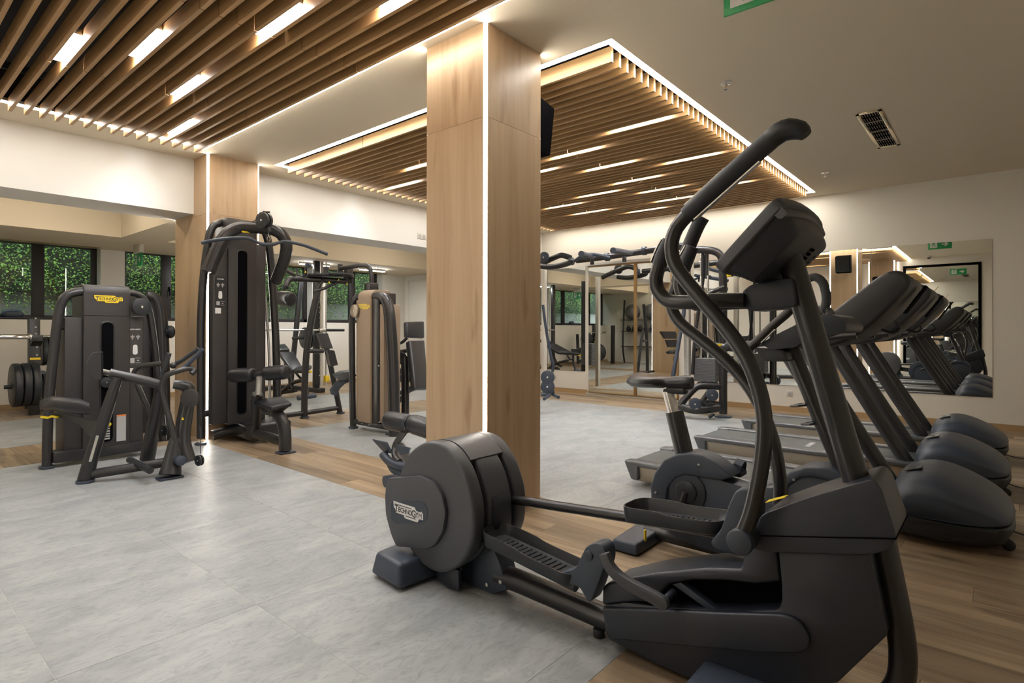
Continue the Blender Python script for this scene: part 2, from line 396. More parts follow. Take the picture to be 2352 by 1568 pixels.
# oak planks: run along Y; cut round the tile fields
planks = []
nx = 52; pw = (X1-X0)/nx
edges = sorted(set([round(X0+0.1785*k, 4) for k in range(17)] + [2.395+0.179*k for k in range(4)] + [3.11+0.1756*k for k in range(26)] + [7.5+0.1833*k for k in range(7)]))
edges = [e for e in edges if e <= X1+1e-3]
rng = random.Random(3)
for i in range(len(edges)-1):
    xa, xb = edges[i], edges[i+1]
    if xb-xa < 0.03: continue
    xm = (xa+xb)/2
    blocked = sorted((y0, y1) for x0, x1, y0, y1 in TZ if x0 < xm < x1)
    free = []; y = Y0
    for a_, c_ in blocked: free.append((y, a_)); y = c_
    free.append((y, Y1))
    ph = rng.uniform(0, 1.3)
    for a_, c_ in free:
        ys = [a_]; t = math.floor(a_/1.3)*1.3 + ph
        while t < c_:
            if t > a_+0.12 and t < c_-0.12: ys.append(t)
            t += 1.3
        ys.append(c_)
        for j in range(len(ys)-1): planks.append((xa, xb, ys[j], ys[j+1]))
planks.sort(key=lambda p: ((p[0]+p[1])/2)**2 + ((p[2]+p[3])/2)**2)
rest = B()
for k, (xa, xb, ya, yb) in enumerate(planks):
    g = 0.0007
    if k < 290: obj('wood_plank', B().box((xa+g, ya+g, -0.006), (xb-g, yb-g, 0), 0.0008, 1), M['plank'], floor, flat=True)
    else: rest.box((xa+g, ya+g, -0.006), (xb-g, yb-g, 0))
obj('far_planks', rest, M['plank'], floor, kind='stuff', flat=True)

# ceiling with two trays, a beam, a lowered strip along the windows
T1 = (X0, 2.338, 1.70, 6.094); T2 = (3.111, 8.335, 1.835, 6.12)
b = B(); Z2 = 3.34
for a, c in [((2.338, Y0), (3.111, 6.6)), ((3.111, Y0), (8.335, 1.835)), ((3.111, 6.12), (8.335, 6.6)), ((8.335, Y0), (X1+.1, 6.6)), ((X0-.1, Y0), (2.338, 1.70)), ((X0-.1, 6.094), (2.338, 6.6)),
             ((X0-.1, 7.1), (2.455, 9.1)), ((3.007, 7.1), (X1+.1, 9.1))]:
    b.box((a[0], a[1], H), (c[0], c[1], Z2))
obj('ceiling', b, M['ceil'], kind='structure', flat=True)
b = B()
for t in (T1, T2): b.box((t[0]-.05, t[2]-.05, 3.26), (t[1]+.05, t[3]+.05, 3.36))
for x0, x1, y0, y1 in (T1, T2):
    for q in (((x0, y0, 3.0), (x0+.004, y1, 3.27)), ((x1-.004, y0, 3.0), (x1, y1, 3.27)), ((x0, y0, 3.0), (x1, y0+.004, 3.27)), ((x0, y1-.004, 3.0), (x1, y1, 3.27))): b.box(*q)
obj('ceiling_tray', b, M['tray'], kind='structure', flat=True)
b = B(); b.box((X0-.1, 6.581, 2.378), (X1+.1, 7.128, 3.0))
obj('trim_1', b, M['beam'], kind='structure', flat=True, label='deep pale beam across the ceiling above the machines')
b = B(); b.box((X0-.1, 9.03, 2.378), (X1+.1, Y1, 3.0)); b.box((2.455, 7.1, 2.378), (3.007, 9.05, 3.0))
obj('trim_2', b, M['ceil'], kind='structure', flat=True, label='lowered ceiling strip in front of the windows')
b = B(); b.box((X0, 10.40, 2.371), (2.55, 10.52, 2.379)); b.box((4.2, 10.40, 2.371), (7.9, 10.52, 2.379))
obj('trim_3', b, M['bronze'], kind='structure', flat=True, label='bronze blind track set in the lowered ceiling')

# walls
SILL, HEAD = 1.275, 2.378
WX = [(X0, 2.613, (0.35, 1.89, 1.90)), (2.938, 4.35, (3.60,)), (4.62, 6.211, (5.15,)), (6.517, 7.946, (7.287,))]
b = B(); b.box((X0-.1, Y1, -.02), (X1+.1, Y1+.32, SILL)); b.box((X0-.1, Y1+.0, HEAD+.06), (X1+.1, Y1+.32, 3.0))
xs = X0-.1
for w in WX:
    if w[0] > xs+.02 and w[0] > X0: b.box((xs, Y1, SILL), (w[0], Y1+.32, HEAD+.07))
    xs = w[1]
b.box((xs, Y1, SILL), (X1+.1, Y1+.32, HEAD+.07))
obj('wall_left', b, M['wall'], kind='structure', flat=True)
obj('wall_far', B().box((X1, Y0-.1, -.02), (X1+.15, Y1+.3, 3.3)), M['wall'], kind='structure', flat=True)
obj('wall_near', B().box((X0-.15, Y0-.1, -.02), (X0, Y1+.3, 3.3)), M['wall'], kind='structure', flat=True)
obj('wall_right', B().box((X0-.1, Y0-.15, -.02), (X1+.1, Y0, 3.3)), M['wall'], kind='structure', flat=True)
bb = B(); bb.box((X1-.012, Y0, 0), (X1, 3.82, .075)); bb.box((X1-.012, 5.56, 0), (X1, 9.5, .075))
obj('baseboard_far', bb, M['base'], kind='structure', flat=True)
obj('baseboard_left', B().box((X0, Y1-.012, 0), (X1-.012, Y1, .075)), M['base'], kind='structure', flat=True)
# windows
for i, (xa, xb, mul) in enumerate(WX):
    yw = Y1+.2; f = B()
    for q in (((xa, yw, SILL), (xa+.075, yw+.06, HEAD+.07)), ((xb-.075, yw, SILL), (xb, yw+.06, HEAD+.07)), ((xa, yw, SILL), (xb, yw+.06, SILL+.07)), ((xa, yw, HEAD+.0), (xb, yw+.06, HEAD+.07))): f.box(*q, bev=.004)
    w = obj('window_%d' % (i+1), f, M['win'], kind='structure', label='dark framed window facing the green hedge')
    for m in mul[:2]: obj('mullion', B().box((m-.075, yw-.01, SILL+.05), (m+.075, yw+.05, HEAD+.03), .006), M['win'], w)
    obj('window_sill', B().box((xa, Y1+.01, SILL-.012), (xb, yw+.02, SILL+.004), .003), M['win'], w)
    ms = [xa+.02]+list(mul[:2])+[xb-.02]
    for k in range(len(ms)-1):
        obj('pane', B().box((ms[k]+.05, yw+.03, SILL+.04), (ms[k+1]-.05, yw+.036, HEAD+.03)), M['glass'], w, flat=True)
    for m in mul[:1]:
        h = B().box((m+.03, yw-.022, 1.78), (m+.055, yw-.008, 1.86), .004); h.box((m+.034, yw-.05, 1.80), (m+.050, yw-.02, 1.815), .003); h.box((m+.034, yw-.052, 1.70), (m+.050, yw-.038, 1.815), .005)
        obj('window_handle', h, M['void'], w)
# door in the far corner
d = obj('door_1', B().box((X1-.03, 9.53, 0.005), (X1-.008, 10.43, 2.235), .003), M['wall'], kind='structure', label='plain pale door in the far corner')
fr = B(); fr.box((X1-.04, 10.43, 0), (X1-.001, 10.47, 2.275), .003); fr.box((X1-.04, 9.49, 0), (X1-.001, 9.53, 2.275), .003); fr.box((X1-.04, 9.49, 2.235), (X1-.001, 10.47, 2.275), .003)
obj('door_frame', fr, M['ivory'], d)
h = B().cyl((X1-.03, 9.62, 1.02), (X1-.08, 9.62, 1.02), .01); h.cyl((X1-.08, 9.61, 1.02), (X1-.08, 9.74, 1.02), .009)
obj('door_handle', h, M['sil'], d)

# outside: garden wall, hedge
obj('trim_4', B().box((-4, 12.3, 0), (14, 12.5, 4.2)), M['outw'], kind='structure', flat=True, label='garden wall behind the hedge')
obj('trim_5', B().box((-4, 10.96, 0.4), (14, 12.3, 0.9)), M['soil'], kind='structure', flat=True, label='dark planting bed outside the windows')
hb = B(); rg = random.Random(11)
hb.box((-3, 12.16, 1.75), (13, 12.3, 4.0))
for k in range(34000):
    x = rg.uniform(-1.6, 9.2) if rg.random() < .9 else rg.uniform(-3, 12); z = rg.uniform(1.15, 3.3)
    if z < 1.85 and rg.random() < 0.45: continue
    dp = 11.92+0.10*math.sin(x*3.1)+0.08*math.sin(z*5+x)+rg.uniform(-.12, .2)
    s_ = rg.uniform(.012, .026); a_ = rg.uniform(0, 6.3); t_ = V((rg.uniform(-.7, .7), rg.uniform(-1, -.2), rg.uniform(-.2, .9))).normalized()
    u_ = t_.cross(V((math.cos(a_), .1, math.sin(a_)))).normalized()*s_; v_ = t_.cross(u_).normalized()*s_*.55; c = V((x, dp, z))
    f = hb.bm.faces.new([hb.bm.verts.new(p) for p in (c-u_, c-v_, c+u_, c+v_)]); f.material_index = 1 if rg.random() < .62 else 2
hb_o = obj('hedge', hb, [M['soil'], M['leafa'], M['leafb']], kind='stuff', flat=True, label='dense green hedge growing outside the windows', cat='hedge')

# slatted rafts hung in the trays
def raft(name, label, xs, segs, rails):
    t = thing(name, label, 'slatted ceiling', ((xs[0]+xs[-1])/2, (segs[0]+segs[-1])/2, 2.9))
    for k in range(len(segs)-1):
        me = mesh_of(B().box((-.0125, 0, 0), (.0125, segs[k+1]-segs[k]-.008, .105), .0015, 1), M['slat'])
        for x in xs: inst('slat', me, (x, segs[k]+.004, 2.895), t)
    for y in rails: obj('rail', B().box((min(xs)-.03, y-.02, 3.002), (max(xs)+.03, y+.02, 3.05)), M['tray'], t, flat=True)
    b = B()
    for y in rails:
        for x in [min(xs)+(max(xs)-min(xs))*q for q in (.05, .35, .65, .95)]: b.cyl((x, y, 3.05), (x, y, 3.27), .004, 6)
    obj('hanger', b, M['tray'], t)
    return t
raft('slat_raft', 'oak slat ceiling over the left side, nearest the camera', [2.273-.0998*k for k in range(28)], [1.755, 3.315, 4.73, 6.065], (2.2, 3.6, 5.4))
raft('slat_raft', 'oak slat ceiling between the columns and the mirrored wall', [3.265+.1007*k for k in range(50)], [1.915, 3.25, 4.66, 6.085], (2.5, 3.9, 5.4))
def strip(a, c, label, dz=0, grp='LED strips round the slatted ceilings'):
    t = thing('light_strip', label, 'light', ((a[0]+c[0])/2, (a[1]+c[1])/2, H), grp)
    obj('channel', B().box((a[0], a[1], H+.006+dz), (c[0], c[1], H+.03)), M['sil'], t, flat=True)
    obj('diffuser', B().box((a[0], a[1], H+.001+dz), (c[0], c[1], H+.006+dz)), M['led'], t, flat=True)
strip((2.308, 1.75), (2.337, 6.04), 'long glowing strip along the left slatted ceiling beside the columns', dz=-.036)
strip((X0, 6.042), (2.336, 6.092), 'glowing strip behind the slat ends in front of the deep beam')
strip((X0+.02, 1.702), (2.336, 1.752), 'glowing strip at the end of the left slatted ceiling nearest the camera')
strip((3.113, 1.89), (3.163, 6.06), 'glowing strip along the near side of the right slatted ceiling')
strip((3.113, 1.837), (8.333, 1.887), 'long glowing strip running away along the right slatted ceiling')
strip((3.113, 6.066), (8.333, 6.116), 'glowing strip at the far slat ends of the right slatted ceiling')
strip((8.283, 1.89), (8.333, 6.06), 'glowing strip beside the mirrored wall, end of the right slatted ceiling')
def lamp(x, y0, y1, label, grp, first=[None]):
    L_ = y1-y0
    if first[0] is None:
        t = thing('slat_lamp', label, 'light', (0, 0, 0), grp)
        hs = B(); hs.box((-.026, 0, .012), (.026, .5, .05), .002); hs.cyl((0, .06, .05), (0, .06, .12), .004, 6); hs.cyl((0, .44, .05), (0, .44, .12), .004, 6)
        obj('housing', hs, M['sil'], t); obj('diffuser', B().box((-.024, .004, 0), (.024, .496, .014), .003), M['bar'], t)
        first[0] = t; t.location = (x, y0, 2.945); t['group'] = grp; return
    c = dup(first[0]); c.location = (x, y0, 2.945); c['label'] = label; c['group'] = grp
g1 = 'short lamps in the left slatted ceiling'; g2 = 'short lamps in the right slatted ceiling'
for x, y, l in [(.935, 4.31, 'short lamp between slats, leftmost over the low row machine'), (1.235, 3.86, 'short lamp between slats, second from the left edge of the picture'),
                (1.635, 4.34, 'short lamp between slats, third from the left, lower row'), (1.635, 2.95, 'short lamp between slats near the top centre left'),
                (1.935, 5.32, 'short lamp between slats closest to the column with the lat machine'), (1.935, 2.13, 'short lamp between slats nearest the front column, cut by the top edge'),
                (.635, 2.6, 'short lamp between slats above the camera, left'), (-.165, 3.6, 'short lamp between slats near the left wall mirror'), (.135, 5.2, 'short lamp between slats over the far left corner')]:
    lamp(x, y, y+.5, l, g1)
k = 0
LB = ['nearest the front column', 'behind the front column, right side', 'beside the middle slat joint', 'over the middle of the tile field', 'second along the near row', 'over the far tile field', 'toward the mirrored wall, middle row', 'third along toward the mirrors', 'close to the mirrored wall', 'far row, left', 'far row, right', 'above the long handle of the cross trainer', 'left of the front column, near row', 'left of the front column, upper row', 'over the far left tiles', 'hidden behind the front column']
for x, y in [(4.42, 2.11), (4.70, 2.98), (5.33, 2.95), (6.03, 3.0), (5.63, 2.15), (6.29, 3.72), (6.65, 2.98), (7.26, 3.04), (7.6, 3.7), (6.65, 4.48), (7.24, 4.42), (6.95, 2.27), (4.42, 5.35), (4.02, 4.47), (5.42, 4.45), (5.03, 3.75)]:
    xx = 3.265+.1007*(math.floor((x-3.265)/.1007)+.5)
    lamp(xx, y, y+.5, 'short lamp in the right slatted ceiling, '+LB[k], g2); k += 1

# columns clad in oak with glowing corners
def column(x0, x1, y0, y1, seam, label):
    c = obj('column', B().box((x0+.026, y0+.026, 0), (x1-.026, y1-.026, H)), M['tray'], kind='structure', flat=True, label=label)
    e = .020; t = .024
    for za, zb in ((0.0, seam-.0006), (seam+.0006, H)):
        for q in (((x0, y0+e, za), (x0+t, y1-e, zb)), ((x1-t, y0+e, za), (x1, y1-e, zb)), ((x0+e, y0, za), (x1-e, y0+t, zb)), ((x0+e, y1-t, za), (x1-e, y1, zb))):
            obj('oak_panel', B().box(*q, bev=.0008, seg=1), M['oak'], c, flat=True)
    for cx, sx in ((x0, 1), (x1, -1)):
        for cy, sy in ((y0, 1), (y1, -1)):
            b = B(); i = .003
            b.prism('Z', [(cx+sx*i, cy+sy*(e-.001)), (cx+sx*(e-.001), cy+sy*i), (cx+sx*(e+.006), cy+sy*(t)), (cx+sx*t, cy+sy*(e+.006))], 0.001, H-.001)
            obj('corner_light', b, M['ledc'], c, flat=True, label='glowing corner strip')
column(2.456, 3.008, 2.297, 2.838, 2.404, 'square oak column with glowing corners in the middle of the room')
column(2.454, 3.007, 6.234, 7.121, 2.344, 'oak column with glowing corner behind the lat machine')

column(X0+.004, -.02, 1.98, 2.55, 2.35, 'oak column against the mirror wall opposite, seen only in reflection')
# mirrors
def mirror(name, y0, y1, z0, z1, label, X=X1, s=-1, fr=None, group=None):
    t = thing(name, label, 'mirror', (X+s*.01, (y0+y1)/2, (z0+z1)/2 if z0 > .05 else 0), group)
    a, c = sorted((X+s*.0015, X+s*.007))
    obj('mirror_glass', B().box((a, y0, z0), (c, y1, z1)), M['mirror'], t, flat=True)
    return t
for ya, yb, l in ((0.05, 1.24, 'frameless wall mirror nearest the right edge of the picture'), (1.243, 2.42, 'frameless wall mirror behind the treadmills, middle one'), (2.423, 3.60, 'frameless wall mirror behind the cable tower')):
    mirror('wall_mirror', ya, yb, .37, 2.2, l, group='wall mirrors')
mirror('wall_mirror', 5.60, 6.95, .398, 2.262, 'frameless wall mirror right beside the front column', group='wall mirrors')
for ya, yb, l in ((3.86, 4.585, 'mirrored sliding door nearer the cable tower'), (4.615, 5.53, 'mirrored sliding door with the bronze edge, left one')):
    t = mirror('mirror_door', ya, yb, .035, 2.25, l)
    b = B(); b.box((X1-.03, (ya-.012 if ya < 4 else ya-.030), .03), (X1-.001, ya+.014, 2.26), .002)
    b.box((X1-.03, ya, .03), (X1-.001, yb, .05), .002); b.box((X1-.03, ya, 2.24), (X1-.001, yb, 2.26), .002)
    obj('door_edge', b, M['bronze'], t)
b = B(); b.box((X1-.05, 3.84, 0), (X1-.001, 5.56, .026), .002); b.box((X1-.05, 3.84, 2.262), (X1-.001, 5.56, 2.31), .002)
obj('trim_6', b, M['sil'], kind='structure', label='metal tracks of the mirrored sliding doors')
t = mirror('framed_mirror', .36, 1.80, .30, 2.72, 'large black framed mirror on the wall opposite, seen only in reflection', X=X0, s=1)
b = B()
for q in (((X0, .30, .24), (X0+.03, .36, 2.78)), ((X0, 1.80, .24), (X0+.03, 1.86, 2.78)), ((X0, .36, 2.72), (X0+.03, 1.80, 2.78)), ((X0, .36, .24), (X0+.03, 1.80, .30))): b.box(*q, bev=.003)
obj('mirror_frame', b, M['void'], t)

# ceiling vent, sprinklers, exit signs, sockets, speaker, camera, lamps under the lowered ceiling, added fill lamps behind the beam
t = thing('ceiling_vent', 'brass framed ceiling air vent with dark louvres above the treadmills', 'vent', (6.12, .82, H))
x0, x1, y0, y1 = 5.52, 6.72, .725, .915
b = B()
for q in (((x0, y0, H-.008), (x1, y0+.03, H)), ((x0, y1-.03, H-.008), (x1, y1, H)), ((x0, y0, H-.008), (x0+.05, y1, H)), ((x1-.05, y0, H-.008), (x1, y1, H))): b.box(*q, bev=.003)
obj('vent_frame', b, M['brass'], t)
obj('vent_back', B().box((x0+.03, y0+.02, H-.001), (x1-.03, y1-.02, H-.0002)), M['void'], t, flat=True)
me = mesh_of(B().obox((0, 0, 0), (.04, 0, .0), (0, .0012, .0), (0, .003, .004)), M['champ'])
for i in range(9):
    for r_ in range(7): inst('louvre', me, (x0+.095+i*.126, y0+.040+r_*.0185, H-.004), t)
b = B()
for i in range(1, 4): b.box((x0+i*.3-.004, y0+.02, H-.009), (x0+i*.3+.004, y1-.02, H-.001))
obj('vent_bar', b, M['champ'], t)
def sprinkler(x, y, z, label):
    t = thing('sprinkler', label, 'sprinkler', (x, y, z), 'ceiling sprinklers')
    obj('rose', B().cyl((x, y, z), (x, y, z-.006), .042, 20, .002), M['chrome'], t)
    b = B().cyl((x, y, z-.006), (x, y, z-.03), .010, 10); b.cyl((x, y, z-.048), (x, y, z-.050), .016, 12)
    b.tube([(x-.008, y, z-.028), (x-.013, y, z-.038), (x-.004, y, z-.049)], .002, 6); b.tube([(x+.008, y, z-.028), (x+.013, y, z-.038), (x+.004, y, z-.049)], .002, 6)
    obj('head', b, M['chrome'], t)
    obj('bulb', B().cyl((x, y, z-.03), (x, y, z-.047), .0025, 6), M['red'], t)
sprinkler(4.214, 1.521, H, 'ceiling sprinkler above the cross trainer handle')
sprinkler(7.362, 1.52, H, 'small ceiling sprinkler near the far mirrored wall')
sprinkler(*(6.875,9.331), 2.378, 'sprinkler under the lowered ceiling over the champagne tower')
def man(o, ex, ey, s):
    """running figure of the exit pictogram"""
    b = B(); P = lambda x, y: (x*s, y*s)
    flat(b, o, ex, ey, circ(.06*s, .40*s, .055*s, 12))
    for pts in ([(-.08,.30),(.08,.33),(.10,.26),(.02,.02),(-.10,.04)], [(-.08,.30),(-.24,.16),(-.20,.10),(-.05,.22)], [(.08,.32),(.20,.16),(.32,.18),(.32,.12),(.18,.08),(.06,.20)],
                [(.02,.04),(.16,-.10),(.12,-.34),(.05,-.34),(.07,-.12),(-.08,.0)], [(-.08,.06),(-.06,-.12),(-.26,-.22),(-.29,-.15),(-.14,-.07),(-.12,.02)]):
        flat(b, o, ex, ey, [P(*p) for p in pts])
    return b
def exit_sign(name, c, w, h, axis, label, flip=1, stem=0, side=1):
    """double sided hanging sign; axis 'X' faces along X, 'Y' along Y"""
    c = V(c); t = thing(name, label, 'exit sign', c)
    wv = V((0, 1, 0)) if axis == 'X' else V((1, 0, 0)); nv = V((1, 0, 0)) if axis == 'X' else V((0, 1, 0))
    obj('sign_plate', B().obox(c, wv*w/2, nv*.008, V((0, 0, h/2)), .002), M['green'], t)
    mb = B(); mb.obox(c+V((0, 0, h/2+.012+stem/2)), wv*w*.42, nv*.03, V((0, 0, .016+stem/2)), .006)
    obj('sign_mount', mb, M['ivory'], t)
    for sd in (1, -1):
        ex = wv*sd*(1 if axis == 'X' else -1); o = c+nv*sd*.0085; ey = V((0, 0, 1))
        if ex.cross(ey).dot(nv*sd) < 0: ex = -ex
        mo = o + wv*flip*w*.26; ao = o - wv*flip*w*.22
        q = w*.30
        pl = flat(B(), mo, ex, ey, [(-q*.5, -h*.34), (q*.5, -h*.34), (q*.5, h*.34), (-q*.5, h*.34)], .0008)
        obj('door_symbol', pl, M['white'], t, flat=True)
        dirx = -flip*(1 if ex.dot(wv) > 0 else -1)
        m_ = man(mo+nv*sd*.001, ex*1, ey, h*.72)
        obj('running_figure', m_, M['green'], t, flat=True)
        ar = flat(B(), ao, ex, ey, [(dirx*x*w, y*h) for x, y in ((-.14,.07),(.0,.07),(-.03,.22),(.03,.22),(.15,0),(.03,-.22),(-.03,-.22),(.0,-.07),(-.14,-.07))], .0008)
        obj('arrow', ar, M['white'], t, flat=True)
    return t
exit_sign('exit_sign', (2.955, .885, 2.853), .385, .18, 'X', 'green exit sign hanging from the ceiling, cut by the top edge')
p = (2.833,9.624,2.378)
exit_sign('exit_sign', (p[0], p[1], 2.16), .30, .19, 'X', 'green exit sign hanging in front of the window, left', stem=.10)
def socket(c, n, w, label, name='wall_socket'):
    t = thing(name, label, 'socket', c); c = V(c); n = V(n); s_ = V((0, 0, 1)).cross(n)
    obj('cover_plate', B().obox(c+n*.004, s_*w/2, n*.004, V((0, 0, .042)), .002), M['ivory'], t)
    for k in ((-.5, .5) if w > .1 else (0,)):
        obj('insert', B().obox(c+n*.009+s_*k*w*.5, s_*.024, n*.002, V((0, 0, .026)), .002), M['lgrey'], t)
        hb2 = B(); hb2.cyl(c+n*.0105+s_*k*w*.5+s_*.009, c+n*.0115+s_*k*w*.5+s_*.009, .003, 8); hb2.cyl(c+n*.0105+s_*k*w*.5-s_*.009, c+n*.0115+s_*k*w*.5-s_*.009, .003, 8)
        obj('pin_hole', hb2, M['void'], t)
socket((5.64, 6.581, 2.535), (0, -1, 0), .16, 'pale double socket high on the deep beam')
socket((8.6, 6.265, 0.264), (-1, 0, 0), .08, 'grey wall socket low under the small mirror')
socket((8.6, 2.218, 0.257), (-1, 0, 0), .08, 'grey wall socket low behind the treadmills')
t = thing('wall_speaker', 'black loudspeaker fixed high on the back of the front column', 'speaker', (3.12, 2.55, 2.42))
b = B().hull8([(3.06,2.40,2.37),(3.24,2.40,2.37),(3.24,2.68,2.37),(3.06,2.68,2.37),(3.08,2.40,2.76),(3.29,2.40,2.72),(3.29,2.68,2.72),(3.08,2.68,2.76)], .012)
obj('cabinet', b, M['void'], t)
obj('grille', B().hull8([(3.242,2.415,2.385),(3.248,2.415,2.385),(3.248,2.665,2.385),(3.242,2.665,2.385),(3.290,2.415,2.71),(3.296,2.415,2.71),(3.296,2.665,2.71),(3.290,2.665,2.71)], .002), M['rub'], t)
obj('bracket', B().box((3.009, 2.52, 2.54), (3.09, 2.60, 2.62), .004), M['frame'], t)
t = thing('wall_speaker', 'black loudspeaker on the column opposite the treadmills, seen only in the mirror', 'speaker', (.1, 2.3, 2.3))
obj('cabinet', B().hull8([(.08,2.16,2.10),(.26,2.16,2.10),(.26,2.42,2.10),(.08,2.42,2.10),(.10,2.16,2.50),(.31,2.16,2.46),(.31,2.42,2.46),(.10,2.42,2.50)], .012), M['void'], t)
obj('bracket', B().box((-.02, 2.26, 2.26), (.10, 2.33, 2.33), .004), M['frame'], t)
t = thing('dome_camera', 'small white dome security camera on the ceiling, seen in the mirror', 'camera', (-.2, 1.3, H))
obj('camera_base', B().cyl((-.2, 1.3, H), (-.2, 1.3, H-.035), .055, 24, .006), M['ivory'], t)
obj('camera_dome', B().ball((-.2, 1.3, H-.035), .038, 16, 10), M['ink'], t)
for x, l in ((4.45, 'linear ceiling lamp near the windows, left one'), (5.75, 'linear ceiling lamp near the windows, middle one'), (7.05, 'linear ceiling lamp near the windows, right one')):
    t = thing('linear_lamp', l, 'light', (x, 9.75, 2.378), 'linear lamps under the lowered ceiling')
    obj('housing', B().box((x-.3, 9.72, 2.34), (x+.3, 9.78, 2.377), .003), M['ivory'], t)
    obj('diffuser', B().box((x-.295, 9.724, 2.331), (x+.295, 9.776, 2.341), .002), M['bar'], t)
for x, l in ((-.1, 'added fill lamp up in the ceiling recess behind the beam, far left'), (1.5, 'added fill lamp up in the ceiling recess behind the beam, left of the column'), (4.3, 'added fill lamp up in the ceiling recess behind the beam, right of the column'), (6.6, 'added fill lamp up in the ceiling recess behind the beam, far right')):
    t = thing('linear_lamp', l, 'light', (x, 8.0, H), 'added fill lamps in the recess behind the beam')  # unseen lamps added to brighten the area behind the beam
    obj('housing', B().box((x-.55, 7.96, H-.035), (x+.55, 8.04, H-.001), .003), M['ivory'], t)
    obj('diffuser', B().box((x-.545, 7.965, H-.044), (x+.545, 8.035, H-.034), .002), M['fill_bar'], t)

# ============================================================= CROSS TRAINER (front right)
XC = 1.875
ct = thing('cross_trainer', 'large charcoal cross trainer in the foreground with long upright handles', 'exercise machine', (XC, 1.1, 0))
E_ = [(2.16,.30),(2.155,.42),(2.10,.545),(2.01,.62),(1.915,.65),(1.81,.637),(1.72,.56),(1.665,.45),(1.652,.36),(1.665,.256),(1.72,.165),(1.80,.105),(1.88,.078),(1.97,.085),(2.06,.13),(2.13,.21)]
egg = curve2(E_, 4)
def sc(poly, k, c=(1.9, .36)): return [(c[0]+(p[0]-c[0])*k, c[1]+(p[1]-c[1])*k) for p in poly]
obj('drum_cover', B().prism('X', egg, 1.700, 1.775, .018, 3, ang=.9), M['disc'], ct)
obj('drum_cover', B().prism('X', egg, 1.975, 2.050, .018, 3, ang=.9), M['disc'], ct)
obj('drum_core', B().prism('X', sc(egg, .86), 1.77, 1.98), M['void'], ct)
dr = sc(egg, .985)
b = B().prism('X', dr, 1.800, 1.950, .012, 3, ang=.9)
obj('drum', b, M['disc'], ct)
arc = [p for p in egg if p[1] > .555 and p[0] > 1.735]
arc.sort(key=lambda p: p[0]); inn = [(1.9+(p[0]-1.9)*.88, .36+(p[1]-.36)*.88) for p in arc][::-1]
obj('drum_bridge', B().prism('X', arc+inn, 1.77, 1.98), M['disc'], ct)
hp = [(1.70,.50),(1.655,.40),(1.66,.36),(1.70,.36),(1.73,.47)]
obj('rear_hump', B().prism('X', rpoly([(1.69,.47),(1.645,.40),(1.64,.30),(1.66,.20),(1.72,.16),(1.76,.30)], .03), 1.82, 1.93, .01), M['plas'], ct)
lp = [(2.211,0.44),(1.984,0.491),(1.883,0.481),(1.827,0.434),(1.802,0.364),(1.821,0.276),(1.873,0.206),(1.924,0.178),(2.138,0.135),(2.177,0.183),(2.217,0.267),(2.224,0.349)]
obj('badge_cover', B().prism('X', rpoly(lp, .02), 1.680, 1.705, .006), M['disc'], ct)
bq = [(2.173,0.338),(1.95,0.385),(1.916,0.363),(1.915,0.316),(1.95,0.287),(2.15,0.243),(2.173,0.26)]
obj('badge_field', B().prism('X', rpoly(bq, .02), 1.6785, 1.6805), M['foot'], ct)
lc = (1.678,2.048,0.315)
lw = 0.20999999999999996
logo(ct, (1.6780, lc[1], lc[2]), (0, -1, 0), (0, 0, 1), lw, M['white'], M['ink'])
# rear stabiliser and base
b = B().hull8([(1.575,1.98,.012),(2.14,1.93,.012),(2.14,2.24,.012),(1.60,2.23,.012),(1.585,1.995,.118),(2.13,1.96,.135),(2.13,2.20,.135),(1.615,2.205,.118)], .022, 4)
obj('rear_foot', b, M['foot'], ct)
obj('support_plate', B().prism('X', [(1.94,.02),(1.90,.004),(1.668,.004),(1.585,.045),(1.62,.14),(1.66,.20),(1.80,.3),(2.0,.24)], 1.83, 1.92, .006), M['foot'], ct)
obj('lower_skirt', B().prism('X', [(1.93,.10),(1.79,.10),(1.785,.012),(1.84,.005),(1.93,.02)], 1.745, 1.765, .002), M['plas'], ct)
b = B()
for y, z in ((1.86,.06),(1.70,.035),(1.62,.07)): b.cyl((1.826, y, z), (1.832, y, z), .009, 12, .002)
obj('bolt', b, M['sil'], ct)
obj('main_rail', B().tube([(XC,1.66,.078),(XC,1.55,.078),(XC,1.05,.062)], .046, 20, flat=1.05), M['frame'], ct)
obj('levelling_foot', B().cyl((XC-.03,1.14,0),(XC-.03,1.14,.03), .022, 14, .003), M['rub'], ct)
# lower hull
body = [(1.093,.150),(1.080,.052),(1.06,.035),(.875,.018),(.777,.016),(.55,.040),(.339,.173),(.224,.343),(.263,.557),(.497,.53),(.485,.400),(.484,.36),(.490,.333),(.503,.323),(.603,.287),(.741,.25),(.845,.222),(1.0,.19)]
obj('hull', B().prism('X', body, 1.790, 1.960, .007), M['plas'], ct)
arm = [(1.093,.152),(1.091,.217),(1.071,.237),(.985,.280),(.90,.320),(.825,.348),(.715,.388),(.650,.405),(.599,.416),(.592,.466),(.584,.49),(.500,.50),(.488,.41),(.56,.382),(.645,.368),(.755,.338),(.835,.302),(.86,.27),(.88,.228),(.96,.205)]
obj('hull_arm', B().prism('X', arm, 1.788, 1.962, .010, 3), M['plas'], ct)
obj('slot_lining', B().prism('X', [(1.0,.17),(.45,.30),(.45,.42),(.60,.40),(.90,.28)], 1.85, 1.90), M['void'], ct)
pn = [(1.084,0.151),(0.883,0.208),(0.663,0.269),(0.473,0.325),(0.429,0.319),(0.404,0.276),(0.41,0.246),(0.433,0.227),(0.533,0.192),(0.732,0.137),(1.054,0.05)]
obj('side_panel', B().prism('X', rpoly(pn, [.008,.01,.01,.03,.05,.05,.03,.03,.01,.01,.02]), 1.772, 1.80, .008, 3), M['plas'], ct)
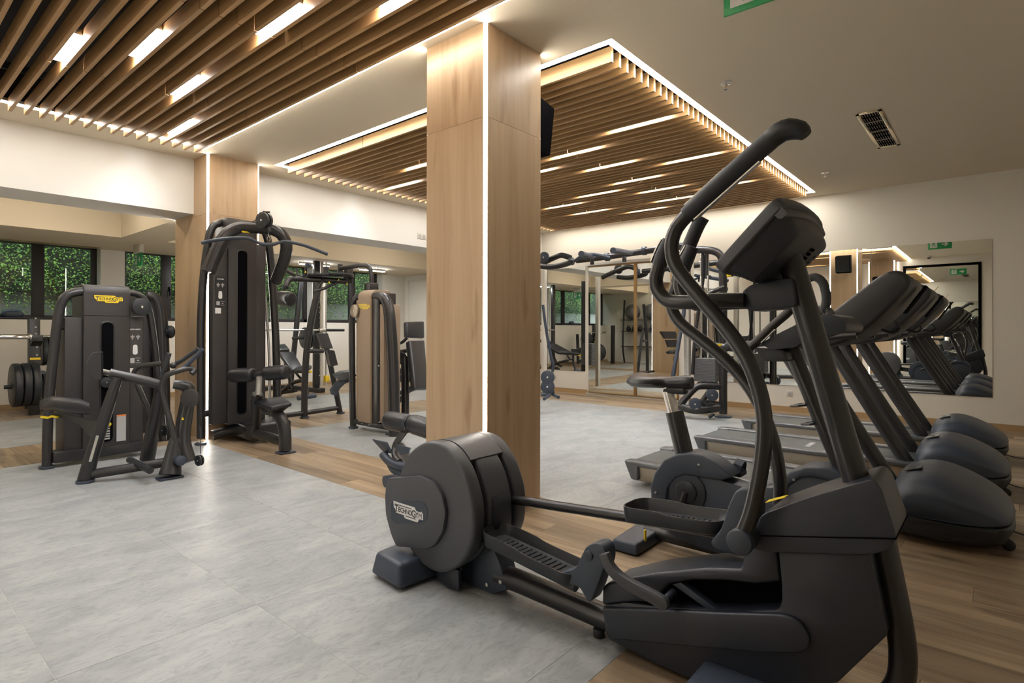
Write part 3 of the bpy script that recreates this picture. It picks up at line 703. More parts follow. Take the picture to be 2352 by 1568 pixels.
# tower shroud
sh = rpoly([(.560,.500),(.512,.500),(.262,.556),(.215,.580),(.200,.610),(.203,.632),(.234,.735),(.252,.756),(.300,.732),(.42,.672),(.535,.603)], [.01,.01,.02,.03,.02,.01,.03,.02,.02,.1,.02])
b = B().prism('X', sh, 1.755, 1.995, .030, 4, ang=.5)
for v in b.bm.verts: v.co.x = XC + (v.co.x-XC)*(1.0-.75*max(0, v.co.z-.56))
obj('tower_shroud', b, M['plas'], ct)
obj('shroud_seam', B().prism('X', [(.555,.5405),(.20,.6155),(.199,.6125),(.555,.5375)], 1.7535, 1.9965), M['void'], ct)
obj('warning_label', flat(B(), (1.80,.50,.648), (0,-.90,.42), (.9,0,.0), [(-.03,-.02),(.03,-.02),(.03,.02),(-.03,.02)], .001), M['yel'], ct)
# front leg and front pad
obj('front_leg', B().tube([(XC,.252,.60),(XC,.224,.45),(XC,.204,.33),(XC,.198,.25),(XC,.208,.18),(XC,.25,.11),(XC,.32,.062),(XC,.46,.045)], .034, 18, sm=4), M['frame'], ct)
obj('front_foot', B().hull8([(1.57,.42,.010),(2.18,.42,.010),(2.18,.74,.010),(1.57,.74,.010),(1.585,.44,.098),(2.165,.44,.098),(2.165,.715,.098),(1.585,.715,.098)], .018, 3), M['foot'], ct)
# pedals on their rods
def pedal(xa, xb, ya, yb, za, zb, tilt):
    """boat shaped foot tray from rear (ya, za) to front (yb, zb)"""
    def ring(gx, gy, dz, rad, dip=0):
        o = rpoly([(xa+gx, ya-gy), (xb-gx, ya-gy*1.2), (xb-gx, yb+gy), (xa+gx, yb+gy)], rad, 6); out = []
        for x, y in o:
            t = (ya-y)/(ya-yb); z = za+(zb-za)*t+dz
            if dip: z += dip*(0.5-0.5*math.tanh((t-.42)*14))
            out.append((x, y, z))
        return out
    def sub(r, k=3):
        out = []
        n = len(r)
        for i in range(n):
            a_, c_ = V(r[i]), V(r[(i+1) % n]); m_ = max(1, int((c_-a_).length/.03))
            for j in range(m_): out.append(a_.lerp(c_, j/m_))
        return out
    def R_(gx, gy, dz, rad, dip=0):
        base = rpoly([(xa+gx, ya-gy), (xb-gx, ya-gy), (xb-gx, yb+gy), (xa+gx, yb+gy)], rad, 6)
        n = len(base); o = []
        for i in range(n):
            p, q = base[i], base[(i+1) % n]; L_ = math.hypot(q[0]-p[0], q[1]-p[1]); m_ = 8 if L_ > .08 else 1
            for j in range(m_): o.append((p[0]+(q[0]-p[0])*j/m_, p[1]+(q[1]-p[1])*j/m_))
        out = []
        for x, y in o:
            t = (ya-y)/(ya-yb); z = za+(zb-za)*t+dz
            if dip: z += dip*(0.5-0.5*math.tanh((t-.45)*16))
            out.append((x, y, z))
        return out
    b = B().loft([R_(.02,.025,-.052,.05), R_(.006,.008,-.045,.055), R_(0,0,-.006,.06,.010), R_(.001,.001,0,.06,.010), R_(.005,.005,0,.055,.010), R_(.008,.008,-.010,.055,.008), R_(.016,.022,-.034,.045), R_(.022,.03,-.036,.04)])
    p = obj('pedal', b, M['rub'], ct, ang=.9)
    g = B()
    for i in range(14):
        t = .14+.052*i; y = ya+(yb-ya)*t; z = za+(zb-za)*t-.0355
        g.hull8([(xa+.035,y,z-.001),(xb-.035,y-.006,z-.001),(xb-.035,y+.002-.006,z-.001),(xa+.035,y+.002,z-.001),(xa+.035,y,z+.0025),(xb-.035,y-.006,z+.0025),(xb-.035,y+.002-.006,z+.0025),(xa+.035,y+.002,z+.0025)])
    obj('tread_rib', g, M['foot'], p)
pedal(1.725, 1.885, 1.655, 1.185, .300, .246, 0)
pedal(1.890, 2.060, 1.085, .700, .476, .508, 0)
obj('pedal_rod', B().tube([(1.785,1.80,.275),(1.785,1.66,.247),(1.785,1.40,.215),(1.785,1.20,.190)], .022, 14), M['frame'], ct)
obj('pedal_rod', B().tube([(1.98,1.72,.372),(1.98,1.58,.385),(1.98,1.10,.422),(1.98,.68,.448)], .021, 14), M['frame'], ct)
def brk(x0, x1, poly, name='pedal_bracket'):
    p = obj(name, B().prism('X', rpoly(poly, .016), x0, x1, .008, 3), M['foot'], ct)
    return p
bp = [(1.284,0.218),(1.27,0.198),(1.162,0.213),(1.121,0.164),(1.103,0.192),(1.049,0.333),(1.053,0.375),(1.074,0.39),(1.103,0.386),(1.135,0.364),(1.178,0.275)]
p = brk(1.745, 1.815, bp)
cc = (1.12,0.338)
obj('pivot_cap', B().cyl((1.738, cc[0], cc[1]), (1.75, cc[0], cc[1]), .0175, 24, .004), M['foot'], p)
q = brk(1.86, 1.93, [(0.725,0.448),(0.711,0.427),(0.627,0.426),(0.573,0.505),(0.567,0.602),(0.589,0.641),(0.619,0.648),(0.643,0.631),(0.665,0.582),(0.689,0.499)])
# curved links
L1 = [(1.046,0.37),(1.029,0.335),(1.0,0.31),(0.958,0.292),(0.909,0.282),(0.862,0.274),(0.828,0.265)]
pts = [(1.728, y, z) for y, z in L1]
P_, R_2 = smooth([V(p) for p in pts], [0]*len(pts), 4)
up, dn = [], []
for i, p in enumerate(P_):
    t = (P_[min(i+1, len(P_)-1)]-P_[max(i-1, 0)]).normalized(); n_ = V((0, -t.z, t.y)); w_ = .0175+.004*(i/len(P_))
    up.append(((p+n_*w_).y, (p+n_*w_).z)); dn.append(((p-n_*w_).y, (p-n_*w_).z))
e = P_[-1]; t = (P_[-1]-P_[-2]).normalized(); an = math.atan2(t.z, t.y)
cap = [(e.y+.0215*math.cos(an+math.pi/2-math.pi*k/8), e.z+.0215*math.sin(an+math.pi/2-math.pi*k/8)) for k in range(1, 8)]
obj('link_arm', B().prism('X', up+cap+dn[::-1], 1.716, 1.742, .004), M['disc'], ct)
obj('link_axle', B().cyl((1.735, e.y, e.z), (1.80, e.y-.005, e.z+.012), .013, 14, .002), M['plas'], ct)
obj('link_hinge', B().prism('X', [(.83,.30),(.80,.315),(.68,.265),(.70,.25)], 1.80, 1.83, .003), M['foot'], ct)
# moving handles
hub = (.567, .538)
obj('handle_hub', B().cyl((1.69, *hub), (1.79, *hub), .036, 24, .006), M['rub'], ct)
obj('hub_cap', B().cyl((1.668, *hub), (1.70, *hub), .0375, 28, .008), M['foot'], ct)
NL = [(.570,.545),(.546,.606),(.530,.671),(.516,.749),(.506,.837),(.507,.910),(.522,.984),(.556,1.069),(.612,1.151),(.690,1.243),(.748,1.314),(.778,1.364),(.785,1.420),(.768,1.468),(.727,1.510)]
lever = obj('moving_handle', B().tube([(1.70, *p) for p in NL], .0225, 18, sm=3), M['frame'], ct)
GR = [(.735,1.503),(.650,1.568),(.560,1.634),(.472,1.697)]
obj('handle_grip', B().tube([(1.70, *p) for p in GR], [.0275,.0285,.0285,.0285], 18), M['grip'], lever)
obj('grip_end', B().tube([(1.70,.490,1.684),(1.70,.465,1.700),(1.70,.440,1.704),(1.70,.412,1.694),(1.70,.398,1.678)], [.0285,.030,.030,.026,.017], 18, sm=2), M['rub'], lever)
gd = V((0, .472-.735, 1.697-1.503)).normalized(); gn = V((0, -gd.z, gd.y)); g0 = V((1.70, .735, 1.503))
if gn.z < 0: gn = -gn
b = B().strip([g0+gd*.015+gn*.0285, g0+gd*.17+gn*.0285], (.020,0,0), .004)
b.strip([g0+gd*.010-gn*.0285, g0+gd*.25-gn*.0285], (.018,0,0), .004)
obj('pulse_sensor', b, M['sil'], lever)
FL = [(.560,.560),(.558,.62),(.568,.704),(.587,.79),(.625,.89),(.669,.962),(.744,1.043),(.832,1.112),(.903,1.165),(.940,1.214),(.945,1.262),(.923,1.324)]
fl = obj('moving_handle', B().tube([(2.05, *p) for p in FL], .0225, 18, sm=3), M['frame'], ct)
obj('handle_grip', B().tube([(2.05,.923,1.324),(2.05,.899,1.405),(2.05,.874,1.468),(2.05,.845,1.530),(2.05,.825,1.562)], .0255, 18, sm=3), M['grip'], fl)
obj('pulse_sensor', B().strip([(2.0245,.895,1.36),(2.0235,.875,1.42)], (0,.018,.006), .003), M['sil'], fl)
# mast, fixed handles, display
mast = obj('mast', B().tube([(XC,.290,.66),(XC,.330,.80),(XC,.40,1.06),(XC,.47,1.32),(XC,.500,1.425)], .0355, 24, flat=1.0), M['frame'], ct)
b = B().loft([[V((XC-.0362*math.cos(a), .4455+.0362*math.sin(a)+dz*.27, 1.215+dz)) for dz in (0, .022)] for a in [(-.9+k*.07) for k in range(9)]], caps=False, close=False)
obj('mast_sticker', b, M['yel'], mast)
obj('handle_housing', B().prism('X', rpoly([(.605,1.268),(.58,1.287),(.50,1.300),(.462,1.302),(.450,1.218),(.581,1.206),(.605,1.222)], .010), 1.812, 1.938, .012, 3), M['plas'], ct)
for sx, pth in ((-1, [(.600,1.240),(.673,1.241),(.772,1.238),(.832,1.244),(.868,1.275),(.878,1.319),(.866,1.364)]), (1, [(.600,1.240),(.673,1.241),(.772,1.238),(.832,1.244),(.868,1.275),(.878,1.319),(.866,1.364)])):
    x = XC+sx*.085
    fx = obj('fixed_handle', B().tube([(x-sx*.02, *pth[0]), (x, *pth[1])]+[(x+sx*.01, *p) for p in pth[2:]], .0235, 18, sm=3), M['frame'], ct)
    obj('handle_grip', B().tube([(x+sx*.01,.866,1.364),(x+sx*.01,.852,1.400),(x+sx*.01,.830,1.445)], [.025,.025,.022], 16, sm=2), M['grip'], fx)
    obj('pulse_sensor', B().strip([(x+sx*.01+.0*sx,.893,1.378),(x+sx*.01,.875,1.418),(x+sx*.01,.855,1.45)], (.022,0,0), .004), M['sil'], fx)
# display head: slab along the slope s from (.640,1.335) to (.452,1.520), facing the user
A0, A1 = V((0,.640,1.335)), V((0,.450,1.520)); sd = (A1-A0).normalized(); nb = V((0,-sd.z,sd.y))
if nb.z > 0: nb = -nb
def slab(xa, xb, s0, s1, d0, d1, bev, seg=3, ins=0):
    c = []
    for d, i in ((d0, 0), (d1, ins)):
        for x, s_ in ((xa+i, s0+i*.7), (xb-i, s0+i*.7), (xb-i, s1-i*.7), (xa+i, s1-i*.7)): c.append(A0+sd*s_+nb*d+V((x, 0, 0)))
    return B().hull8(c, bev, seg)
Ls = (A1-A0).length
def face(ins, d, arch=.022, n=7, cut=0):
    """rounded outline of the display head at depth d behind its face"""
    xa_, xb_ = 1.648+ins, 2.112-ins; hw = (xb_-xa_)/2; top = []
    for k in range(n+1):
        q = -1+2*k/n; top.append((XC+.005+q*hw, Ls-ins*.7-arch*q*q+.008))
    o = rpoly([(xb_-.02-cut, ins*.6)]+top[::-1]+[(xa_+.02+cut, ins*.6)], [.03]+[.035]+[.0]*(n-1)+[.035]+[.03], 5)
    return [A0+sd*s_+nb*d+V((x, 0, 0)) for x, s_ in o]
disp = obj('display', B().loft([face(.010, -.006), face(.002, -.002), face(0, .004), face(0, .028), face(.004, .032), face(.018, .033)]), M['disc'], ct, ang=.45)
obj('display_screen', slab(1.70, 2.06, .05, Ls-.045, -.012, -.006, .001), M['ink'], disp)
obj('display_back', B().loft([face(.022, .028), face(.026, .046), face(.052, .094), face(.058, .099), face(.070, .101)]), M['plas'], disp, ang=.38)
vis = []
for k in range(13):
    q = -1+2*k/12; c = A0+sd*(Ls-.018-.022*q*q)+V((XC+.005+q*.226, 0, 0))
    vis.append([c+sd*a_+nb*d_ for a_, d_ in ((-.012,.020),(.012,.020),(.016,.030),(.014,.050),(.008,.054),(-.006,.052),(-.012,.046))])
obj('display_visor', B().loft(vis), M['disc'], disp, ang=.9)
b = B()
for r_ in range(5):
    for k in range(5):
        b.obox(A0+sd*(.125+.016*r_)+nb*.1045+V((1.925+.007*k-.004*r_, 0, 0)), V((.0015,0,0)), sd*.005, nb*.0015)
obj('vent_slot', b, M['void'], disp)
b = B()
for k in range(6): b.obox(A0+sd*(.06+.022*k)+nb*.100+V((2.020,0,0)), V((.010,0,0)), sd*.006, nb*.004)
obj('rib', b, M['disc'], disp)
obj('book_ledge', slab(1.82, 1.95, Ls*.62, Ls*.70, -.045, 0, .006), M['plas'], disp)

# ============================================================= EXERCISE BIKE
bk = thing('exercise_bike', 'dark upright exercise bike with black saddle, between cross trainer and treadmills', 'exercise machine', (2.86, 1.0, 0))
rim = [(1.404,0.239),(1.407,0.32),(1.384,0.393),(1.33,0.47),(1.258,0.509),(1.189,0.526),(1.121,0.52),(1.056,0.491),(1.007,0.457),(0.981,0.433),(1.034,0.41),(1.132,0.408),(1.212,0.408),(1.265,0.383),(1.306,0.326),(1.318,0.256),(1.306,0.18),(1.367,0.167)]
obj('wheel_fairing', B().prism('X', rim, 2.785, 2.935, .012, 3), M['foot'], bk)
bd = [(1.397,0.239),(1.397,0.354),(1.323,0.446),(1.204,0.487),(1.07,0.453),(1.029,0.408),(0.897,0.394),(0.776,0.424),(0.748,0.481),(0.675,0.532),(0.57,0.545),(0.471,0.522),(0.415,0.431),(0.423,0.265),(0.657,0.111),(0.944,0.046),(1.114,0.051),(1.251,0.066),(1.359,0.131)]
obj('body_cover', B().prism('X', bd, 2.80, 2.92, .006), M['foot'], bk)
fr_ = [(0.802,0.357),(0.768,0.448),(0.718,0.506),(0.655,0.539),(0.568,0.549),(0.485,0.531),(0.421,0.468),(0.429,0.43),(0.535,0.485),(0.62,0.497),(0.673,0.488),(0.727,0.441),(0.746,0.368)]
obj('front_fairing', B().prism('X', fr_, 2.785, 2.935, .010, 3), M['foot'], bk)
hc = (1.207,0.327)
obj('crank_ring', B().prism('X', circ(hc[0], hc[1], .098, 28)+circ(hc[0], hc[1], .066, 28)[::-1][:0], 2.790, 2.80, .004), M['plas'], bk)
obj('crank_hub', B().cyl((2.778, *hc), (2.80, *hc), .055, 28, .008), M['rub'], bk)
obj('crank_arm', B().tube([(2.775, hc[0], hc[1]), (2.76, hc[0]+.02, hc[1]-.07), (2.755, hc[0]+.04, hc[1]-.15)], .014, 10), M['frame'], bk)
obj('crank_arm', B().tube([(2.94, hc[0], hc[1]), (2.965, hc[0]-.10, hc[1]+.06), (2.965, hc[0]-.16, hc[1]+.075)], .014, 10), M['frame'], bk)
def bpedal(x, y, z):
    p = obj('pedal', B().box((x-.05, y-.05, z-.014), (x+.05, y+.05, z+.014), .01), M['rub'], bk)
    obj('pedal_strap', B().strip([(x-.048, y-.02, z), (x-.04, y-.03, z+.05), (x, y-.035, z+.07), (x+.04, y-.03, z+.05), (x+.048, y-.02, z)], (0, .04, .01), .003), M['foot'], p)
bpedal(2.70, hc[0]+.04, hc[1]-.16); bpedal(3.02, hc[0]-.16, hc[1]+.08)
b = B()
for u_ in [(1.141,0.473),(1.374,0.292),(0.702,0.474)]: b.cyl((2.780, *u_), (2.786, *u_), .0055, 10)
obj('bolt', b, M['sil'], bk)
obj('rear_foot', B().hull8([(2.60,1.385,.006),(3.12,1.385,.006),(3.12,1.565,.006),(2.60,1.545,.006),(2.612,1.395,.062),(3.10,1.395,.075),(3.10,1.545,.075),(2.612,1.53,.062)], .012, 3), M['foot'], bk)
obj('front_foot', B().box((2.62,.42,.004), (3.10,.56,.06), .014), M['foot'], bk)
obj('base_rail', B().tube([(2.86,1.47,.05),(2.86,.5,.05)], .035, 12), M['frame'], bk)
obj('strap_tab', B().box((2.70,1.392,.05), (2.718,1.40,.11), .002), M['yel'], bk)
sp = [(1.339,0.85),(1.305,0.714),(1.244,0.482)]
obj('seat_sleeve', B().tube([(2.86, sp[1][0], sp[1][1]), (2.86, sp[2][0], sp[2][1])], .047, 24, flat=1.0), M['frame'], bk)
po = obj('seat_post', B().tube([(2.86, sp[0][0]+.008, sp[0][1]-.01), (2.86, sp[1][0], sp[1][1]-.02)], .030, 20), M['sil'], bk)
b = B()
for k in range(11):
    t = .16+.07*k; y = sp[0][0]+.008+(sp[1][0]-sp[0][0]-.008)*t; z = sp[0][1]+(sp[1][1]-sp[0][1])*t
    b.box((2.8305, y-.004-.004*(k % 2), z-.0008), (2.8312, y+.008, z+.0008))
obj('scale_mark', b, M['ink'], po)
obj('seat_clamp', B().box((2.83, sp[0][0]-.10, sp[0][1]-.040), (2.89, sp[0][0]+.02, sp[0][1]-.006), .01), M['rub'], bk)
ys = [(1.543,0.873),(1.492,0.9),(1.414,0.909),(1.351,0.912),(1.278,0.916),(1.219,0.91),(1.207,0.888)]
ya, yb = ys[0][0], ys[-1][0]; zt = ys[2][1]
rings = []
for k in range(13):
    t = k/12; y = ya+(yb-ya)*t; w_ = .045+.095*max(0, 1-(t*1.9)**2)**.5 if t < .52 else .045-.012*(t-.52); w_ *= (1-(1-min(1, t*9))**2)**.5*.5+.5 if t < .12 else 1
    h_ = .042+.006*math.cos(t*6) ; z_ = zt-.030-.006*math.sin(t*3.1); k2 = .75 if t in (0, 1) else 1
    rings.append([(2.86+w_*k2*math.cos(a)*(1-.15*(math.sin(a) < 0)), y, z_-.012+h_*k2*math.sin(a)*(1.0 if math.sin(a) > 0 else .75)) for a in [2*math.pi*j/16 for j in range(16)]])
sad = obj('saddle', B().loft(rings), M['pad'], bk, ang=1.2)
obj('saddle_lever', B().box((2.80, ya-.06, zt-.062), (2.88, ya-.005, zt-.048), .005), M['champ'], sad)
mp_ = [(0.732,1.062),(0.626,0.789),(0.523,0.534),(0.514,0.503)]
bm_ = obj('mast', B().tube([(2.86, *p) for p in mp_], .034, 18), M['frame'], bk)
for u_ in [(0.65,0.806),(0.603,0.728)]:
    o_ = u_; b = B().tube([(2.86, o_[0]+.02, o_[1]+.0), (2.82, o_[0]+.045, o_[1]-.003), (2.84, o_[0]+.070, o_[1]-.008), (2.87, o_[0]+.072, o_[1]-.009), (2.90, o_[0]+.045, o_[1]-.003), (2.87, o_[0]+.02, o_[1])], .006, 8, sm=2, flat=2.4)
    obj('bottle_clip', b, M['rub'], bm_)
con = [(0.81,1.087),(0.721,1.139),(0.634,1.185),(0.541,1.217),(0.493,1.202),(0.469,1.165),(0.477,1.137),(0.558,1.132),(0.616,1.11),(0.668,1.071),(0.767,1.061)]
dd = obj('display', B().prism('X', rpoly(con, .012), 2.66, 3.05, .012, 3), M['plas'], bk)
tr = [(0.859,1.07),(0.726,1.059),(0.708,1.007),(0.809,1.005)]
obj('display_tray', B().prism('X', rpoly(tr, .015), 2.72, 3.0, .008), M['rub'], dd)
h1 = [(0.859,1.058),(0.805,1.108),(0.75,1.166),(0.697,1.214),(0.65,1.254)]
for sx in (0, 1):
    x = 2.64 if not sx else 3.08
    hh = obj('handlebar', B().tube([(x, p[0], p[1]) for p in h1]+[(x+(.06 if not sx else -.06), h1[-1][0]-.05, h1[-1][1]-.03), (2.86, h1[-1][0]-.06, h1[-1][1]-.06)], .019, 14, sm=3), M['frame'], bk)
    obj('pulse_sensor', B().strip([(x+.0, h1[1][0]-.008, h1[1][1]-.017), (x, h1[2][0]-.010, h1[2][1]-.016)], (.02, 0, 0), .003), M['sil'], hh)
h2 = [(3.06,0.714,1.394),(3.06,0.675,1.404),(3.06,0.641,1.373),(3.06,0.626,1.299),(3.06,0.636,1.243),(3.06,0.651,1.235)]
obj('aero_handle', B().tube([tuple(p) for p in h2], [.019,.02,.021,.021,.021,.015], 14, sm=3), M['grip'], bk)

# ============================================================= TREADMILLS
def treadmill():
    xa, xb = 3.75, 4.45; xm = 4.10
    t = thing('treadmill', 'dark treadmill nearest the exercise bike, with champagne coloured deck end', 'exercise machine', (xm, 1.0, 0), 'treadmills in a row')
    obj('deck', B().hull8([(3.80,.30,.045),(4.40,.30,.045),(4.40,2.05,.035),(3.80,2.05,.035),(3.77,.30,.150),(4.43,.30,.150),(4.43,2.07,.150),(3.77,2.07,.150)], .012), M['champ'], t)
    for x0_, x1_ in ((xa, 3.855), (4.345, xb)):
        obj('side_rail', B().box((x0_, .35, .150), (x1_, 2.06, .186), .012, 3), M['tgrey'], t)
    be = obj('running_belt', B().box((3.857, .33, .13), (4.343, 2.075, .171), .006), M['belt'], t)
    b = B()
    for i, w_ in enumerate((.022, .03, .07, .03, .022)):
        x_ = 3.98+(0, .035, .078, .158, .2)[i]; b.hull8([(x_,1.20,.1712),(x_+w_,1.20,.1712),(x_+w_+.008,1.24,.1712),(x_+.008,1.24,.1712),(x_,1.20,.1716),(x_+w_,1.20,.1716),(x_+w_+.008,1.24,.1716),(x_+.008,1.24,.1716)])
    obj('belt_marking', b, M['lgrey'], be)
    for x0_, x1_ in ((xa-.002, xa+.12), (xb-.12, xb+.002)):
        obj('rear_cap', B().hull8([(x0_+.012,2.00,.045),(x1_,2.00,.045),(x1_,2.06,.045),(x0_+.02,2.06,.045),(x0_,1.99,.185),(x1_,1.99,.185),(x1_-.01,2.115,.182),(x0_+.01,2.115,.182)], .016, 3), M['tgrey'], t)
    obj('rear_roller', B().cyl((3.86, 2.08, .135), (4.34, 2.08, .135), .034, 16), M['belt'], t)
    obj('foot', B().cyl((3.86, 1.9, 0), (3.86, 1.9, .05), .025, 12, .003), M['rub'], t)
    obj('foot', B().cyl((4.34, 1.9, 0), (4.34, 1.9, .05), .025, 12, .003), M['rub'], t)
    prof = curve2([(.47,.225),(.455,.275),(.43,.315),(.38,.352),(.31,.368),(.24,.366),(.14,.335),(.022,.275),(-.045,.222),(-.066,.185),(-.05,.160),(.1,.150),(.3,.150),(.44,.165)], 3)
    low = curve2([(.47,.160),(.3,.142),(.1,.140),(-.048,.150),(-.070,.13),(-.055,.09),(-.01,.035),(.15,.012),(.36,.012),(.46,.03),(.49,.09)], 3)
    def shell(pr_, cy_, cz_, ks):
        return B().loft([[(xm+dx_, cy_+(p[0]-cy_)*(.55+.45*k_), cz_+(p[1]-cz_)*k_) for p in pr_] for dx_, k_ in ks])
    ks = [(-.378,.50),(-.370,.64),(-.345,.78),(-.29,.90),(-.18,.98),(0,1.02),(.18,.98),(.29,.90),(.345,.78),(.370,.64),(.378,.50)]
    hd = obj('motor_hood', shell(prof, .22, .155, ks), M['foot'], t, ang=1.2)
    mbs = obj('motor_base', shell(low, .22, .150, [(a_, min(1, b_*1.02)) for a_, b_ in ks]), M['rub'], t, ang=1.2)
    c0 = V((3.98,.372,.3625)); ey_ = V((0,-.94,.33)).normalized()
    for me_ in (hd.data, mbs.data):
        for v in me_.vertices:
            q_ = max(0, min(1, (.20-v.co.y-1.0)/.27)); v.co.x *= 1-.24*q_*q_
    pl = obj('hood_badge', flat(B(), c0, (1,0,0), ey_, rpoly([(-.05,-.042),(.05,-.042),(.05,.042),(-.05,.042)], .012), .004), M['tgrey'], hd)
    obj('badge_mark', flat(flat(B(), c0+V((0,0,.0045)), (.8,.6,0), (-.6,.8,0), [(-.03,-.006),(.03,-.006),(.03,.006),(-.03,.006)], .001), c0+V((0,0,.0046)), (.8,-.6,0), (.6,.8,0), [(-.03,-.006),(.03,-.006),(.03,.006),(-.03,.006)], .001), M['disc'], pl)
    for x in (3.86, 4.34):
        obj('upright', B().tube([(x,.40,.06),(x,.46,.10),(x,.517,.172),(x,.726,.519),(x,.90,.815),(x,1.00,.985),(x,1.01,1.03)], .047, 18, flat=1.0), M['frame'], t)
    obj('transport_wheel', B().cyl((3.93, -.04, .032), (3.96, -.04, .032), .03, 16, .004), M['rub'], t)
    obj('power_cord', B().tube([(4.2,-.03,.05),(4.22,-.12,.02),(4.35,-.2,.008),(4.7,-.22,.008),(4.9,-.3,.008)], .004, 6, sm=3), M['rub'], t)
    cp = [(.93,1.055),(.80,1.165),(.70,1.262),(.58,1.365),(.47,1.455),(.40,1.487),(.345,1.470),(.318,1.425),(.335,1.375),(.42,1.27),(.52,1.165),(.62,1.095),(.75,1.05)]
    b = B().prism('X', curve2(cp, 3), xa+.02, xb-.02, .02, 3, ang=1.0)
    for v in b.bm.verts:
        k_ = abs(v.co.x-xm)/.33; v.co.y += .05*k_*k_; v.co.z -= .012*k_**4
    cs = obj('console', b, M['cons'], t, ang=.9)
    b = B()
    for k in range(11):
        z_ = 1.245+.0145*k; y_ = .420-.0095*k+.0
        b.obox((4.10, y_-.004, z_+.008), (.085-.003*abs(k-5), 0, 0), (0, .002, .002), (0, .006, -.006))
    obj('vent_louvre', b, M['void'], cs)
    obj('screen', B().hull8([(3.85,.475,1.463),(4.35,.475,1.463),(4.35,.70,1.272),(3.85,.70,1.272),(3.85,.478,1.468),(4.35,.478,1.468),(4.35,.703,1.277),(3.85,.703,1.277)]), M['ink'], cs)
    obj('console_sticker', flat(B(), (4.38,.372,1.474), (1,0,0), (0,.55,-.8), [(-.02,-.02),(.02,-.02),(.02,.02),(-.02,.02)], .001), M['yel'], cs)
    obj('cord_holder', B().tube([(4.02,.53,1.15),(4.02,.47,1.13),(4.02,.44,1.16),(4.02,.46,1.20)], .008, 8, sm=2), M['rub'], cs)
    for x, s_ in ((3.79, 1), (4.41, -1)):
        a_ = obj('handrail', B().tube([(x,.62,1.12),(x,.80,1.10),(x,1.0,1.075),(x,1.22,1.045),(x,1.36,1.035)], .026, 14, sm=2), M['frame'], t)
        obj('rail_grip', B().tube([(x,1.20,1.048),(x,1.37,1.034)], .030, 14), M['grip'], a_)
    obj('stop_tab', B().box((4.05,.93,1.06), (4.15,.955,1.085), .006), M['yel'], t)
    return t
t1 = treadmill()
dup(t1, (1.26, 0, 0), 'dark treadmill in the middle of the row of three')
dup(t1, (2.52, 0, 0), 'dark treadmill farthest away, closest to the wall mirrors')

# ============================================================= GYM MACHINES BEHIND
def tb(name, pts, r, par, mat='frame', n=14, sm=3, flat=1.0, **k):
    return obj(name, B().tube(pts, r, n, sm=sm, flat=flat), M[mat], par, **k)
def sticker(par, o, ex, w, h, title):
    """instruction plate: title, two muscle figures, machine outline, two small tiles"""
    ex = V(ex).normalized(); ez = V((0, 0, 1)); o = V(o); n = ex.cross(ez)
    p = obj('instruction_plate', flat(B(), o, ex, ez, rpoly([(-w/2,-h/2),(w/2,-h/2),(w/2,h/2),(-w/2,h/2)], .008), .002), M['frame'], par)
    q = o+n*.0025
    obj('plate_title', text_bm(title, w*1.15/len(title), q+ez*h*.43, ex, ez, bold=.0008, sx=1.0), M['white'], p, flat=True)
    b = B()
    for s_ in (-.22, .22):
        c = q+ex*w*s_+ez*h*.24; k = w*.9
        flat(b, c+ez*k*.17, ex, ez, circ(0, 0, k*.05, 10))
        for pts in ([(-.11,.11),(.11,.11),(.07,-.05),(-.07,-.05)], [(-.17,.10),(-.12,.12),(-.12,-.08),(-.16,-.08)], [(.17,.10),(.12,.12),(.12,-.08),(.16,-.08)], [(-.07,-.06),(-.01,-.06),(-.02,-.26),(-.06,-.26)], [(.07,-.06),(.01,-.06),(.02,-.26),(.06,-.26)]):
            flat(b, c, ex, ez, [(x*k, y*k) for x, y in pts])
    obj('muscle_figure', b, M['lgrey'], p, flat=True)
    obj('muscle_mark', flat(B(), q+ex*w*-.22+ez*h*.265+n*.0012, ex, ez, [(-w*.06,-w*.03),(w*.06,-w*.03),(w*.03,w*.04),(-w*.03,w*.04)]), M['red'], p, flat=True)
    obj('machine_outline', flat(B(), q-ez*h*.08, ex, ez, rpoly([(-w*.2,-h*.13),(w*.2,-h*.13),(w*.17,h*.12),(-w*.17,h*.12)], .02)), M['white'], p, flat=True)
    b = flat(B(), q-ez*h*.36-ex*w*.22, ex, ez, rpoly([(-w*.17,-h*.065),(w*.17,-h*.065),(w*.17,h*.065),(-w*.17,h*.065)], .006))
    obj('small_tile', b, M['lgrey'], p, flat=True)
    b = B()
    for a_, c_ in (((-w*.2,-h*.065),(w*.2,-h*.055)), ((-w*.2,h*.055),(w*.2,h*.065))): flat(b, q-ez*h*.36+ex*w*.23, ex, ez, [(a_[0],a_[1]),(c_[0],a_[1]),(c_[0],c_[1]),(a_[0],c_[1])])
    flat(b, q-ez*h*.36+ex*w*.23, ex, ez, [(-w*.08,-h*.012),(w*.08,-h*.012),(w*.08,h*.012),(-w*.08,h*.012)])
    obj('tile_outline', b, M['lgrey'], p, flat=True)
    return p
def stack(par, x, y, z0, w, d, n, h, mat='steel', pins=True):
    me = mesh_of(B().box((-w/2, -d/2, 0), (w/2, d/2, h*.9), .003, 1), M[mat])
    for i in range(n): inst('weight_plate', me, (x, y, z0+h*i), par)
def roll(name, p, q, r, par, mat='pad'):
    """padded roller with rounded ends and a cap"""
    P, Q = V(p), V(q); t = Q-P; L_ = t.length; t.normalize()
    pts = [P, P+t*.006, P+t*.02, P+t*.05, Q-t*.05, Q-t*.02, Q-t*.006, Q]; rs = [r*.70, r*.86, r*.96, r, r, r*.96, r*.86, r*.70]
    o = obj(name, B().tube(pts, rs, 22), M[mat], par, ang=1.2)
    obj('end_cap', B().cyl(P-t*.008, P+t*.004, r*.5, 18, .003), M['rub'], o)
    return o
